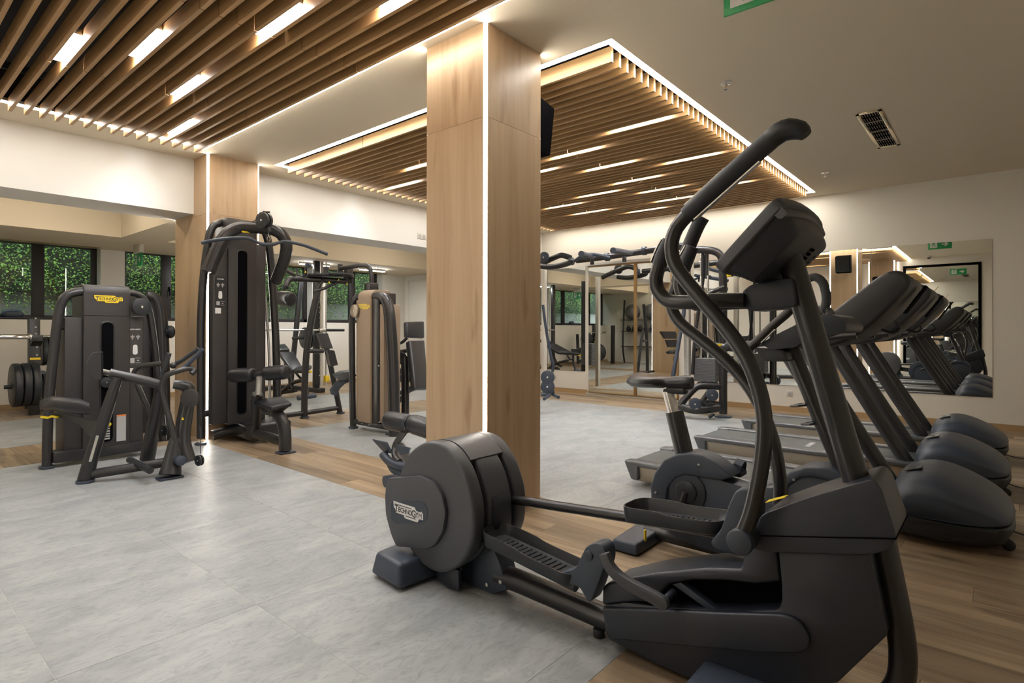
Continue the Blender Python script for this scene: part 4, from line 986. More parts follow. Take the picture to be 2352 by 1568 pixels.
def pulley(par, c, ax, r, w=.03, name='pulley', mat='rub'):
    c, ax = V(c), V(ax).normalized()
    p = obj(name, B().cyl(c-ax*w/2, c-ax*w*.12, r, 28, .004), M[mat], par)
    b = B().cyl(c+ax*w*.12, c+ax*w/2, r, 28, .004); b.cyl(c-ax*w*.12, c+ax*w*.12, r*.8, 20)
    obj('pulley_side', b, M[mat], p)
    obj('bolt', B().cyl(c-ax*(w/2+.004), c-ax*w/2, r*.14, 12, .001), M['chrome'], p)
    return p
def rbox(name, a, c, bev, par, mat='pad', seg=3):
    return obj(name, B().box(a, c, bev, seg), M[mat], par, ang=.9)

# ---- low row machine, far left
lr = thing('low_row_machine', 'low row machine with yellow maker plate and black saddle seat, left side', 'gym machine', (1.45, 5.4, 0))
TL = [(1.209,1.242),(1.333,1.245),(1.332,1.51),(1.677,1.499),(1.791,1.26),(1.795,0.019),(1.338,0.028),(1.214,0.021),(1.46,1.202),(1.546,1.202),(1.55,0.166),(1.464,0.167)]
xa, xb_, xc, xd = TL[0][0], TL[1][0], TL[3][0], TL[4][0]; zt = TL[2][1]
rbox('cover_left', (xa, 5.93, .10), (xb_+.004, 6.22, TL[0][1]), .008, lr, 'panel')
rbox('cover_right', (xc-.004, 5.93, .12), (xd, 6.22, TL[4][1]), .008, lr, 'panel')
b = B().prism('X', rpoly([(5.90,.12),(5.90,zt-.03),(5.93,zt+.015),(6.24,zt+.015),(6.28,zt-.03),(6.28,.12)], [.01,.05,.05,.05,.05,.01]), xb_, xc, .012, 3)
cv = obj('tower_cover', b, M['panel'], lr)
obj('cover_seam', B().box((xb_-.001, 5.8985, TL[8][1]+.055), (xc+.001, 5.9005, TL[8][1]+.058)), M['void'], lr)
sx0, sx1, sz0, sz1 = TL[8][0], TL[9][0], TL[10][1], TL[8][1]
obj('weight_slot', B().prism('Y', rpoly([(sx0,sz0),(sx1,sz0),(sx1,sz1),(sx0,sz1)], .045, 6), 5.895, 5.9015), M['void'], lr)
b = B().prism('Y', rpoly([(sx0-.012,sz0-.012),(sx1+.012,sz0-.012),(sx1+.012,sz1+.012),(sx0-.012,sz1+.012)], .05, 6), 5.8965, 5.902, .002)
obj('slot_rim', b, M['frame'], lr)
b = B()
for k in range(13): b.box((sx1-.062, 5.892, sz0+.02+k*.0215), (sx1-.022, 5.8945, sz0+.033+k*.0215))
obj('weight_number_label', b, M['lgrey'], lr, flat=True)
obj('pin_handle', B().ball((sx0+.05, 5.885, sz0+.33), .022, 12, 8, (1.5, .6, .8)), M['yel'], lr)
obj('pin_handle', B().ball((sx0+.055, 5.885, sz0+.15), .018, 12, 8, (1, .6, 1)), M['yel'], lr)
wl = [(1.574,0.388),(1.644,0.157)]
obj('warning_plate', B().box((wl[0][0], 5.894, wl[1][1]), (wl[1][0], 5.898, wl[0][1])), M['lgrey'], lr)
obj('warning_band', B().box((wl[0][0], 5.892, wl[0][1]-.012), (wl[1][0], 5.8945, wl[0][1])), M['red'], lr)
lg = [(1.511,1.403),(1.407,1.398),(1.618,1.407)]
logo(lr, (lg[0][0], 5.897, lg[0][1]), (1,0,0), (0,0,1), lg[2][0]-lg[1][0], M['yel'], M['ink'])
st = [(1.674,1.157),(1.773,1.157),(1.774,0.817),(1.675,0.803),(1.722,0.988)]
sticker(lr, (st[4][0], 5.928, st[4][1]), (1,0,0), st[1][0]-st[0][0], st[0][1]-st[3][1], 'LOW ROW')
obj('white_label', B().box((st[0][0]-.005, 5.925, st[3][1]-.075), (st[0][0]+.065, 5.929, st[3][1]-.010)), M['white'], lr)
fp = [(1.103,5.95,0.011),(1.105,5.95,0.268),(1.112,5.95,0.518),(1.131,5.95,0.803),(1.159,5.95,1.127),(1.181,5.95,1.308),(1.21,5.95,1.396),(1.263,5.95,1.446),(1.362,5.95,1.469)]
tb('side_tube', fp, .036, lr, flat=1.0)
obj('foot_pad', B().cyl((fp[0][0], 5.95, 0), (fp[0][0], 5.95, .022), .055, 24, .004), M['foot'], lr)
tb('side_tube', [(1.692,6.0,1.473),(1.768,6.0,1.457),(1.831,6.0,1.383),(1.867,6.0,1.247),(1.904,6.0,0.962),(1.942,6.0,0.553),(1.965,6.0,0.305),(1.977,6.0,0.098)], .030, lr)
obj('base_beam', B().box((fp[0][0]+.03, 5.90, .04), (xd, 6.05, .13), .012), M['frame'], lr)
obj('brace', B().cyl((fp[0][0]+.05, 5.95, 1.145), (xa+.01, 5.98, 1.145), .010, 10), M['frame'], lr)
pc = (1.749,1.342)
pulley(lr, (pc[0], 5.86, pc[1]), (0,1,0), .078, .05)
pc = (1.489,0.682)
pulley(lr, (pc[0], 5.87, pc[1]), (0,1,0), .045, .03)
# seat unit
obj('front_post', B().tube([(1.187,5.186,0.025),(1.225,5.155,0.218),(1.287,5.112,0.476),(1.327,5.079,0.654),(1.356,5.06,0.775)], [.052,.047,.042,.038,.034], 16, flat=.8), M['frame'], lr)
gp = (1.187,5.186,0.006)
obj('foot_pad', B().cyl((gp[0], gp[1], 0), (gp[0], gp[1], .02), .060, 24, .004), M['foot'], lr)
obj('scale_plate', B().strip([(1.197,5.104,0.166),(1.235,5.074,0.357)], (.014,-.012,0), .003), M['sil'], lr)
ss = [(1.002,5.646,0.555),(1.059,5.549,0.572),(1.119,5.448,0.564),(1.178,5.347,0.557),(1.227,5.259,0.54)]
rg = []
W_ = [.07,.12,.12,.09,.05]; Hh = [.034,.056,.062,.062,.044]
P2, _ = smooth([V(p) for p in ss], [0]*5, 3)
perp = V((.21, .977, 0)).normalized()
for i, p in enumerate(P2):
    t = i/(len(P2)-1)*4; k = min(3, int(t)); f_ = t-k; w_ = W_[k]*(1-f_)+W_[k+1]*f_; h_ = Hh[k]*(1-f_)+Hh[k+1]*f_
    rg.append([p+perp*(w_*math.cos(a))+V((0,0,1))*(h_*math.sin(a)) for a in [2*math.pi*j/16 for j in range(16)]])
obj('saddle_seat', B().loft(rg), M['pad'], lr, ang=1.2)
su = [(1.042,5.57,0.504),(1.119,5.448,0.494),(1.189,5.334,0.471),(1.231,5.24,0.449),(1.282,5.134,0.454)]
sd_ = [(1.055,5.554,0.478),(1.119,5.448,0.454),(1.183,5.342,0.418),(1.214,5.26,0.353),(1.237,5.172,0.299)]
f_ = B().loft([[V(u_)-perp*.018, V(u_)+perp*.018, V(d_)+perp*.018, V(d_)-perp*.018] for u_, d_ in zip(su, sd_)])
obj('seat_bracket', f_, M['frame'], lr)
obj('seat_lever', B().strip([(0.996,5.562,0.474),(1.032,5.519,0.467),(1.049,5.499,0.48),(1.078,5.466,0.471)], (0,0,.014), .02), M['yel'], lr)
cp_ = [(1.278,5.181,0.971),(1.281,5.179,0.773),(1.236,5.186,0.775),(1.207,5.203,0.835),(1.2,5.211,0.884),(1.207,5.203,0.933),(1.235,5.185,0.969)]
b = B().loft([[V(p)-perp*.11 for p in cp_], [V(p)+perp*.11 for p in cp_]])
obj('chest_pad', b, M['pad'], lr, ang=1.0)
cc_ = [(1.288,5.169,0.971),(1.289,5.169,0.773),(1.278,5.182,0.773),(1.278,5.181,0.971)]
obj('chest_pad_plate', B().loft([[V(p)-perp*.10 for p in cc_], [V(p)+perp*.10 for p in cc_]]), M['frame'], lr)
obj('pad_slider', B().tube([(1.272,5.189,0.826),(1.346,5.11,0.802)], .022, 12), M['sil'], lr)
tb('upper_beam', [(1.325,5.135,0.809),(1.449,5.089,0.77),(1.554,5.044,0.736),(1.651,5.006,0.697)], .038, lr, sm=1)
tb('rear_post', [(1.611,5.243,0.09),(1.635,5.182,0.357),(1.649,5.133,0.535),(1.652,5.083,0.678)], [.055,.05,.045,.038], lr, sm=2)
tb('ground_beam', [(1.227,5.17,0.059),(1.417,5.069,0.079),(1.639,4.963,0.103)], .036, lr, sm=1)
tb('foot_peg', [(1.48,5.211,0.114),(1.479,4.749,0.106)], .026, lr, 'rub', sm=0)
tb('front_leg', [(1.635,4.814,0.033),(1.662,4.842,0.157),(1.694,4.866,0.301)], [.082,.062,.045], lr, sm=2, flat=.6)
gp = (1.64,4.838,0.012)
obj('foot_pad', B().box((gp[0]-.085, gp[1]-.05, 0), (gp[0]+.085, gp[1]+.05, .018), .006), M['foot'], lr)
tb('pulley_arm', [(1.774,4.866,0.094),(1.754,4.919,0.268),(1.775,4.925,0.437),(1.804,4.92,0.643),(1.776,4.922,0.693),(1.7,4.949,0.711)], [.07,.062,.058,.050,.045,.034], lr, sm=3, flat=.75)
obj('warning_triangle', flat(B(), (1.738,4.859,0.445), _rt, (0,0,1), [(-.012,-.010),(.012,-.010),(0,.012)]), M['yel'], lr)
tb('lever', [(1.705,4.823,0.126),(1.68,4.851,0.288),(1.645,4.892,0.49),(1.618,4.923,0.641),(1.617,4.923,0.725),(1.637,4.899,0.786),(1.692,4.865,0.815),(1.775,4.86,0.835),(1.814,4.845,0.819),(1.793,4.839,0.793)], .021, lr)
tb('lever', [(1.735,5.296,0.223),(1.606,5.368,0.609),(1.566,5.414,0.762),(1.589,5.387,0.827),(1.633,5.304,0.85),(1.692,5.142,0.868)], .021, lr)
obj('lever_pivot', B().cyl(*[(1.688,4.89,0.126),(1.69,4.748,0.14)], .038, 20, .006), M['foot'], lr)
tb('handle', [(1.622,4.964,0.763),(1.66,4.917,0.957)], .017, lr, 'grip', sm=0)
tb('handle', [(1.724,5.075,0.841),(1.795,5.022,0.896),(1.885,4.946,0.988)], .017, lr, 'grip', sm=1)
tb('handle', [(1.723,4.89,0.822),(1.775,4.86,0.869),(1.858,4.792,0.988)], .016, lr, 'foot', sm=1)
b_ = (1.722,5.015,0.854)
obj('handle_joint', B().ball(b_, .026, 14, 10), M['frame'], lr)
pulley(lr, (1.775,4.815,0.605), -_fw, .070, .03, mat='panel')
pulley(lr, (1.803,4.708,0.13), (.9,.2,0), .042, .03)
pulley(lr, (1.728,5.227,0.312), (.8,.5,0), .045, .03)
obj('cable', B().tube([(1.81,4.7,0.18),(1.819,4.734,0.262),(1.837,4.79,0.375)], .003, 6), M['rub'], lr)

# ---- chest machine hidden behind the low row
cm = thing('chest_machine', 'dark chest machine with bent tube, mostly hidden behind the low row machine', 'gym machine', (2.204,6.5,0))
ct_ = [(2.074,6.6,0.052),(2.08,6.6,0.721),(2.086,6.6,1.212),(2.093,6.6,1.436),(2.049,6.6,1.514),(1.971,6.6,1.528),(1.895,6.6,1.507)]
tb('side_tube', [(2.15,6.55,-0.033),(2.139,6.55,0.72),(2.126,6.55,1.123),(2.105,6.55,1.368),(2.061,6.55,1.46),(1.995,6.55,1.483)], [.075,.075,.075,.07,.06,.05], cm)
obj('tower_cover', B().box((1.916, 6.62, .08), (2.101, 6.92, 1.50), .04, 4), M['panel'], cm)
roll('arm_roller', (2.166,6.5,1.114), (2.235,6.5,1.114), .065, cm, 'rub')
tb('arm', [(2.06,6.62,1.212),(2.218,6.62,1.113)], .03, cm, sm=0)

perp = V((.45, .89, 0)).normalized()
# ---- lat machine
lm = thing('lat_machine', 'tall lat pulldown machine in front of the oak column, with long bar and seat', 'gym machine', (2.72, 5.85, 0))
YL = 5.86
A_ = [(2.369,1.954),(2.51,2.257),(2.796,2.281),(2.904,2.027),(2.91,0.18),(2.804,0.184),(2.517,0.232),(2.375,0.279),(2.601,1.94),(2.693,1.949),(2.699,0.286),(2.607,0.279)]
rbox('cover_left', (A_[0][0], YL+.02, .20), (A_[1][0]+.004, 5.98, A_[0][1]), .008, lm, 'panel')
rbox('cover_right', (A_[2][0]-.004, YL+.02, .20), (A_[3][0], 6.17, A_[3][1]), .008, lm, 'panel')
b = B().prism('X', rpoly([(YL,.19),(YL,A_[1][1]-.03),(YL+.04,A_[1][1]+.012),(6.16,A_[1][1]+.02),(6.20,A_[1][1]-.04),(6.20,.19)], [.01,.06,.06,.06,.06,.01]), A_[1][0], A_[2][0], .012, 3)
obj('tower_cover', b, M['panel'], lm)
obj('weight_slot', B().prism('Y', rpoly([(A_[8][0],A_[10][1]),(A_[9][0],A_[10][1]),(A_[9][0],A_[8][1]),(A_[8][0],A_[8][1])], .04, 6), YL-.005, YL+.002), M['void'], lm)
obj('slot_rim', B().prism('Y', rpoly([(A_[8][0]-.012,A_[10][1]-.012),(A_[9][0]+.012,A_[10][1]-.012),(A_[9][0]+.012,A_[8][1]+.012),(A_[8][0]-.012,A_[8][1]+.012)], .05, 6), YL-.003, YL+.002, .002), M['frame'], lm)
st = [(2.391,1.657),(2.487,1.663),(2.488,1.359),(2.392,1.348),(2.439,1.509)]
sticker(lm, (st[4][0], YL+.017, st[4][1]), (1,0,0), st[1][0]-st[0][0], st[1][1]-st[2][1], 'LAT MACHINE')
obj('white_label', B().box((st[0][0], YL+.014, st[2][1]-.060), (st[0][0]+.055, YL+.018, st[2][1]-.005)), M['white'], lm)
fp = [(2.317,6.02,0.063),(2.316,6.02,0.391),(2.315,6.02,0.736),(2.313,6.02,1.124),(2.324,6.02,1.47),(2.348,6.02,1.775),(2.376,6.02,1.995),(2.396,6.02,2.107),(2.446,6.02,2.197),(2.578,6.02,2.247)]
tb('side_tube', fp, .036, lm)
obj('foot_pad', B().cyl((fp[0][0], 6.02, 0), (fp[0][0], 6.02, .02), .055, 24, .004), M['foot'], lm)
rp_ = [(3.052,5.94,0.005),(3.06,5.94,0.464),(3.049,5.94,0.935),(3.028,5.94,1.311),(3.007,5.94,1.638),(2.977,5.94,1.963),(2.938,5.94,2.145),(2.881,5.94,2.221)]
tb('side_tube', rp_, .040, lm)
obj('foot_pad', B().cyl((rp_[0][0], 5.94, 0), (rp_[0][0], 5.94, .02), .055, 24, .004), M['foot'], lm)
tb('inner_tube_glint', [(2.941,6.0,1.684),(2.966,6.0,1.405),(2.996,6.0,0.935),(3.008,6.0,0.464),(3.009,6.0,0.135)], .014, lm, 'sil')  # bright aluminium stands in for the line of light reflected on this tube
tb('top_arch', [(2.27,5.739,1.69),(2.319,5.726,1.835),(2.379,5.716,1.984),(2.451,5.693,2.091),(2.546,5.643,2.145),(2.64,5.532,2.137),(2.738,5.448,2.128),(2.825,5.408,2.083),(2.879,5.406,1.986),(2.894,5.467,1.862),(2.901,5.568,1.746),(2.912,5.679,1.642)], [.062]*3+[.058]*9, lm, n=18)
obj('arch_plate', B().box(*[(2.514,5.572,2.082),(2.589,5.582,2.0959999999999996)]), M['yel'], lm)
pulley(lm, (2.6,5.301,2.172), (.95,.3,0), .078, .07)
obj('pulley_fork', B().tube([(2.592,5.31,2.258),(2.614,5.285,2.254),(2.635,5.26,2.254)], .010, 8), M['chrome'], lm)
obj('cable', B().tube([(2.62,5.247,2.197),(2.618,5.25,2.094)], .003, 6), M['rub'], lm)
obj('cable', B().tube([(2.598,5.581,2.188),(2.609,5.414,2.216)], .003, 6), M['rub'], lm)
hk = obj('cable_stop', B().cyl(*[(2.619,5.249,2.106),(2.619,5.249,2.065)], .020, 14, .003), M['rub'], lm)
obj('snap_hook', B().tube([(2.618,5.25,2.065),(2.618,5.25,2.028),(2.608,5.263,1.999),(2.618,5.25,1.97),(2.629,5.238,1.999),(2.618,5.25,2.028)], .004, 6, sm=2), M['chrome'], hk)
tb('lat_bar', [(2.146,5.574,1.935),(2.225,5.512,1.962),(2.342,5.421,1.987),(2.465,5.338,1.993),(2.532,5.305,1.962),(2.584,5.275,1.944),(2.647,5.232,1.947),(2.708,5.191,1.971),(2.758,5.163,1.978),(2.874,5.089,1.955),(2.971,5.021,1.914),(3.064,4.958,1.871)], [.0165]*4+[.013,.019,.019,.013]+[.0165]*4, lm, 'foot', n=12)
r1, r2 = [(2.439,5.624,0.698),(2.542,5.379,0.713)]; roll('knee_roller', r1, r2, .068, lm)
r3, r4 = [(2.593,5.258,0.725),(2.698,5.042,0.746)]; roll('knee_roller', r3, r4, .068, lm)
tb('roller_axle', [r2, r3], .014, lm, sm=0)
tb('roller_bracket', [(2.545,5.375,0.697),(2.573,5.312,0.731),(2.593,5.258,0.717)], .017, lm)
tb('roller_post', [(2.57,5.347,0.527),(2.575,5.341,0.697)], .028, lm, 'sil', sm=0)
tb('post_sleeve', [(2.691,5.641,0.048),(2.645,5.538,0.272),(2.6,5.436,0.434),(2.579,5.383,0.524)], [.044,.044,.048,.05], lm, sm=1)
sc_ = [(2.559,5.484,0.447),(2.767,5.27,0.478),(2.692,4.942,0.455),(2.531,5.024,0.421)]
b = B().hull8([V(p)-V((0,0,.022)) for p in sc_]+[V(p)+V((0,0,.022)) for p in sc_], .016, 3)
obj('seat', b, M['pad'], lm, ang=.9)
c0 = sum((V(p) for p in sc_), V((0,0,0)))/4
b = B().hull8([c0+(V(p)-c0)*.45-V((0,0,.085)) for p in sc_]+[c0+(V(p)-c0)*.9-V((0,0,.022)) for p in sc_], .012, 3)
obj('seat_pan', b, M['frame'], lm)
tb('front_leg', [(2.579,5.245,0.387),(2.615,5.141,0.381),(2.645,5.06,0.321),(2.659,5.013,0.204),(2.662,5.01,0.031)], [.045,.052,.060,.062,.062], lm, flat=.8)
gp = (2.67,5.017,0.017)
obj('foot_pad', B().box((gp[0]-.075, gp[1]-.06, 0), (gp[0]+.075, gp[1]+.06, .018), .006), M['foot'], lm)
tb('seat_beam', [(2.653,5.562,0.11),(2.661,5.366,0.112),(2.674,5.073,0.101)], .046, lm, sm=1)
tb('base_beam', [(2.431,6.038,0.071),(2.565,6.02,0.099),(2.645,5.925,0.121),(2.691,5.717,0.117)], .055, lm)
rbox('base_block', (2.634,5.62,0.03), (3.06, 6.15, .20), .03, lm, 'frame')
tb('lower_clamp', [(fp[1][0]-.0, 6.02, 0.299), (A_[0][0]+.03, 6.02, 0.303)], .035, lm, sm=0)

# ---- champagne machine with swivel arms
pm = thing('pectoral_machine', 'champagne coloured weight tower joined by an overhead pipe to a seat frame with levers', 'gym machine', (3.95, 5.9, 0))
XT = 3.80
G_ = [(5.605,1.422),(5.529,1.578),(5.204,1.564),(5.195,1.459),(5.189,0.019),(5.489,0.018),(5.598,0.041)]
yl, yr = G_[0][0], G_[3][0]; ztp = G_[1][1]
yin = 5.529
rbox('cover_edge', (XT+.03, yin, .13), (XT+.26, yl, ztp-.10), .008, pm, 'tan')
b = B().prism('Y', rpoly([(XT,.10),(XT,ztp-.04),(XT+.05,ztp+.01),(XT+.26,ztp+.01),(XT+.30,ztp-.04),(XT+.30,.10)], [.01,.06,.05,.05,.06,.01]), 5.291, yin, .012, 3)
obj('tower_cover', b, M['tan'], pm)
ym = 5.291; yn = 5.172; yo = 5.094
rbox('slot_frame', (XT+.02, yn, .10), (XT+.26, ym, ztp-.03), .01, pm, 'frame')
rbox('cover_strip', (XT+.035, yo, .12), (XT+.26, yn, ztp-.16), .006, pm, 'tan')
tb('side_tube', [(3.86,4.94,-0.006),(3.86,4.949,0.33),(3.86,4.965,0.703),(3.86,4.997,1.078),(3.86,5.043,1.362),(3.86,5.113,1.478),(3.86,5.222,1.51),(3.86,5.334,1.505)], [.062]*5+[.058,.05,.045], pm, n=18)
gp = (3.9,4.991,-0.027)
obj('foot_pad', B().box((gp[0]-.07, gp[1]-.07, 0), (gp[0]+.07, gp[1]+.07, .018), .006), M['foot'], pm)
fr0 = [(3.86,5.669,-0.005),(3.86,5.689,0.416),(3.86,5.7,0.921),(3.86,5.701,1.275),(3.86,5.659,1.45),(3.86,5.582,1.523)]
tb('frame_tube', [(p[0], p[1]+.03, p[2]) for p in fr0], .038, pm)
obj('foot_pad', B().cyl((fr0[0][0], fr0[0][1]+.03, 0), (fr0[0][0], fr0[0][1]+.03, .02), .055, 24, .004), M['foot'], pm)
obj('base_beam', B().box((XT+.04, gp[1], .05), (XT+.20, fr0[0][1], .11), .012), M['frame'], pm)
pc = (5.562,1.351)
pulley(pm, (XT+.0, pc[0]+.01, pc[1]), (1,0,0), .075, .05, mat='champ')
pc = (5.559,0.767)
pulley(pm, (XT+.10, pc[0], pc[1]), (1,0,0), .055, .04, mat='champ')
lg = [(5.405,1.397),(5.505,1.399),(5.299,1.394)]
logo(pm, (XT-.002, lg[0][0], lg[0][1]), (0,-1,0), (0,0,1), abs(lg[1][0]-lg[2][0]), M['yel'], M['champ'])
tx = B()
ty = [(5.396,0.993),(5.396,0.886),(5.395,0.789),(5.395,0.687),(5.394,0.58),(5.394,0.478),(5.393,0.4),(5.393,0.288)]
for ch, p in zip('TECHNOGYM', [ (ty[0][0], ty[0][1]-k*(ty[0][1]-ty[7][1])/8) for k in range(9)]):
    c = text_bm(ch, .045, (XT-.0015, p[0], p[1]), (0,-1,0), (0,0,1)); me = bpy.data.meshes.new('t'); c.bm.to_mesh(me); c.bm.free(); tx.bm.from_mesh(me); bpy.data.meshes.remove(me)
obj('upright_lettering', tx, M['champ'], pm, flat=True)
b = B()
for v_ in [(5.45,0.083),(5.311,0.084),(5.129,0.132),(5.14,0.746)]: b.cyl((XT-.003, *v_), (XT+.02, *v_), .006, 10)
obj('bolt', b, M['sil'], pm)
ov = [(3.942,5.472,1.583),(3.941,5.472,1.673),(3.944,5.484,1.799),(3.936,5.523,1.866),(3.921,5.603,1.885),(3.9,5.781,1.881),(3.884,6.001,1.874)]
tb('overhead_pipe', ov, .026, pm)
rbox('pipe_socket', tuple(V(ov[0])-V((.06,.06,.03))), tuple(V(ov[0])+V((.06,.06,.09))), .014, pm, 'frame')
# seat frame
tb('rear_post', [(3.871,6.8,0.021),(3.876,6.8,0.446),(3.905,6.8,0.894),(3.971,6.8,1.289),(4.039,6.8,1.575),(4.076,6.8,1.777)], .042, pm)
tb('front_post', [(4.395,6.8,0.02),(4.307,6.8,0.416),(4.22,6.8,0.77),(4.135,6.8,1.09)], .036, pm, sm=1)
for q_ in [(3.871,6.8,0.01),(4.402,6.8,0.001)]:
    obj('foot_pad', B().cyl((q_[0], 6.8, 0), (q_[0], 6.8, .02), .055, 20, .004), M['foot'], pm)
tb('ground_beam', [(3.526,6.8,0.061),(3.877,6.8,0.065),(4.374,6.8,0.081)], .032, pm, sm=0)
tb('cross_beam', [(3.911,6.8,0.86),(4.136,6.8,0.854)], .028, pm, sm=0)
p1 = [(3.768,6.343,1.089),(3.848,6.249,1.094),(3.845,6.13,0.916),(3.77,6.218,0.911)]
b = B().loft([[V(p)-perp*.17 for p in p1], [V(p)-perp*.14 for p in p1], [V(p)+perp*.14 for p in p1], [V(p)+perp*.17 for p in p1]]); obj('back_pad', b, M['pad'], pm, ang=1.0)
p1 = [(3.804,6.178,0.89),(3.856,6.118,0.89),(3.855,6.042,0.725),(3.801,6.106,0.704)]
b = B().loft([[V(p)-perp*.17 for p in p1], [V(p)-perp*.14 for p in p1], [V(p)+perp*.14 for p in p1], [V(p)+perp*.17 for p in p1]]); obj('back_pad', b, M['pad'], pm, ang=1.0)
p1 = [(3.857,6.118,0.585),(3.896,5.994,0.636),(3.938,5.868,0.651),(3.969,5.832,0.604),(3.93,5.909,0.561),(3.88,6.061,0.54)]
b = B().loft([[V(p)-perp*.18 for p in p1], [V(p)-perp*.15 for p in p1], [V(p)+perp*.15 for p in p1], [V(p)+perp*.18 for p in p1]]); obj('seat', b, M['pad'], pm, ang=1.0)
p1 = [(3.803,6.106,0.417),(3.839,6.062,0.495),(3.89,6.003,0.548),(3.952,5.852,0.583),(3.946,5.86,0.531),(3.904,5.941,0.498),(3.88,6.015,0.433),(3.854,6.047,0.349),(3.813,6.094,0.365)]
b = B().loft([[V(p)-perp*.03 for p in p1], [V(p)+perp*.03 for p in p1]]); obj('seat_arm', b, M['foot'], pm)
tb('top_beam', [(3.276,6.177,1.618),(3.359,6.234,1.715),(3.492,6.231,1.734),(3.679,6.166,1.733),(3.903,6.057,1.726),(3.983,6.04,1.715)], .034, pm)
tb('strut', [(3.599,6.107,1.592),(3.702,6.062,1.626),(3.858,6.033,1.706)], .018, pm)
tb('strut', [(3.719,6.119,1.733),(3.645,6.129,1.616)], .020, pm, sm=0)
b = B()
for (cx_, cy_, cz_), rr_ in zip([(3.699,6.142,1.785),(3.886,6.077,1.8),(3.966,6.06,1.789)], (.15, .19, .12)): b.cyl((cx_, cy_, cz_-.012), (cx_, cy_, cz_+.012), rr_, 32, .004)
obj('cam_disc', b, M['rub'], pm)
for a_, c_ in ([(3.77,6.136,1.8),(3.769,6.136,1.894)], [(3.906,6.053,1.816),(3.906,6.052,1.926)]): tb('pivot_post', [a_, c_], .032, pm, sm=0)
obj('round_cap', B().cyl(*[(3.279,6.096,1.771),(3.291,6.081,1.801)], .075, 24, .01), M['frame'], pm)
roll('head_roller', *[(3.278,6.33,1.504),(3.328,6.117,1.484)], .085, pm, 'pad')
tb('hook', [(3.548,6.165,1.898),(3.531,6.184,1.862),(3.528,6.188,1.796),(3.505,6.216,1.765),(3.469,6.258,1.796),(3.462,6.266,1.862)], .012, pm)
obj('hook_end', B().cyl(*[(3.515,6.126,1.887),(3.588,6.195,1.898)], .028, 16, .003), M['foot'], pm)
b = B()
for c_ in [(3.479,6.092,1.806),(3.84,5.977,1.734),(3.722,5.992,1.696),(3.933,5.945,1.691)]: flat(b, c_, _rt, (0,0,1), [(-.012,-.010),(.012,-.010),(0,.012)])
obj('warning_triangle', b, M['yel'], pm)
rbox('arm_joint', *[(3.987,6.036,1.694),(4.087,6.116,1.914)], .02, pm, 'frame')

# ---- multipower rack with bar near the windows
mp = thing('smith_rack', 'black and white smith rack with a horizontal bar, near the third window', 'gym machine', (5.4, 9.6, 0))
YS = 9.4
px_ = [(5.553,0.163),(5.746,0.15),(5.667,0.116),(5.755,0.109),(5.031,0.14),(6.253,0.113)]
zb_ = 2.573
obj('upright', B().box((px_[0][0], YS, 0), (px_[0][0]+.10, YS+.08, zb_), .006), M['frame'], mp)
b = B()
for k in range(20): b.cyl((px_[0][0]+.085, YS-.02, .30+k*.095), (px_[0][0]+.085, YS+.0, .30+k*.095), .014, 8)
obj('catch_peg', b, M['chrome'], mp)
obj('guide_rail', B().box((px_[0][0]+.14, YS+.05, .10), (px_[0][0]+.20, YS+.10, zb_), .004), M['ivory'], mp)
obj('guide_rod', B().cyl((px_[0][0]+.25, YS+.04, .10), (px_[0][0]+.25, YS+.04, zb_), .015, 12), M['chrome'], mp)
xl_ = 4.274
obj('upright', B().box((xl_, YS, 0), (xl_+.10, YS+.08, zb_), .006), M['frame'], mp)
obj('guide_rod', B().cyl((xl_+.2, YS+.04, .10), (xl_+.2, YS+.04, zb_), .015, 12), M['chrome'], mp)
obj('top_beam', B().box((xl_-.05, YS, zb_), (px_[0][0]+.40, YS+.09, zb_+.09), .01), M['frame'], mp)
for x_ in (xl_, px_[0][0]): obj('floor_beam', B().box((x_-.02, YS-.15, 0), (x_+.12, YS+1.0, .08), .01), M['frame'], mp)
obj('floor_beam', B().box((xl_, YS+.9, 0), (px_[0][0]+.1, YS+.98, .08), .01), M['frame'], mp)
tb('slanted_post', [(5.52,10.2,0.049),(5.596,10.2,0.772),(5.665,10.2,1.437),(5.734,10.2,2.108)], .05, mp, sm=0)
brz = [(4.859,1.123),(5.643,1.13),(6.141,1.122)]
br = obj('bar', B().cyl((brz[0][0]-.5, YS-.02, brz[0][1]), (brz[1][0], YS-.02, brz[0][1]), .015, 14), M['chrome'], mp)
obj('bar_sleeve', B().cyl((brz[1][0]+.10, YS-.02, brz[0][1]), (brz[2][0], YS-.02, brz[0][1]), .026, 14, .003), M['rub'], br)
obj('bar_collar', B().cyl((brz[1][0]-.02, YS-.02, brz[0][1]), (brz[1][0]+.10, YS-.02, brz[0][1]), .040, 14, .004), M['sil'], br)
tb('storage_peg', [(5.097,9.35,0.979),(5.302,9.35,0.992)], .028, mp, 'rub', sm=0)
for dx_ in (0, .06): obj('plate', B().cyl((5.344+dx_, YS, 0.983), (5.344+dx_+.05, YS, 0.983), .19, 28, .01), M['rub'], mp)
yb_ = (5.65,0.226)
obj('yellow_stop', B().box((px_[0][0]+.22, YS, yb_[1]-.05), (px_[0][0]+.30, YS+.08, yb_[1]+.06), .006), M['yel'], mp)

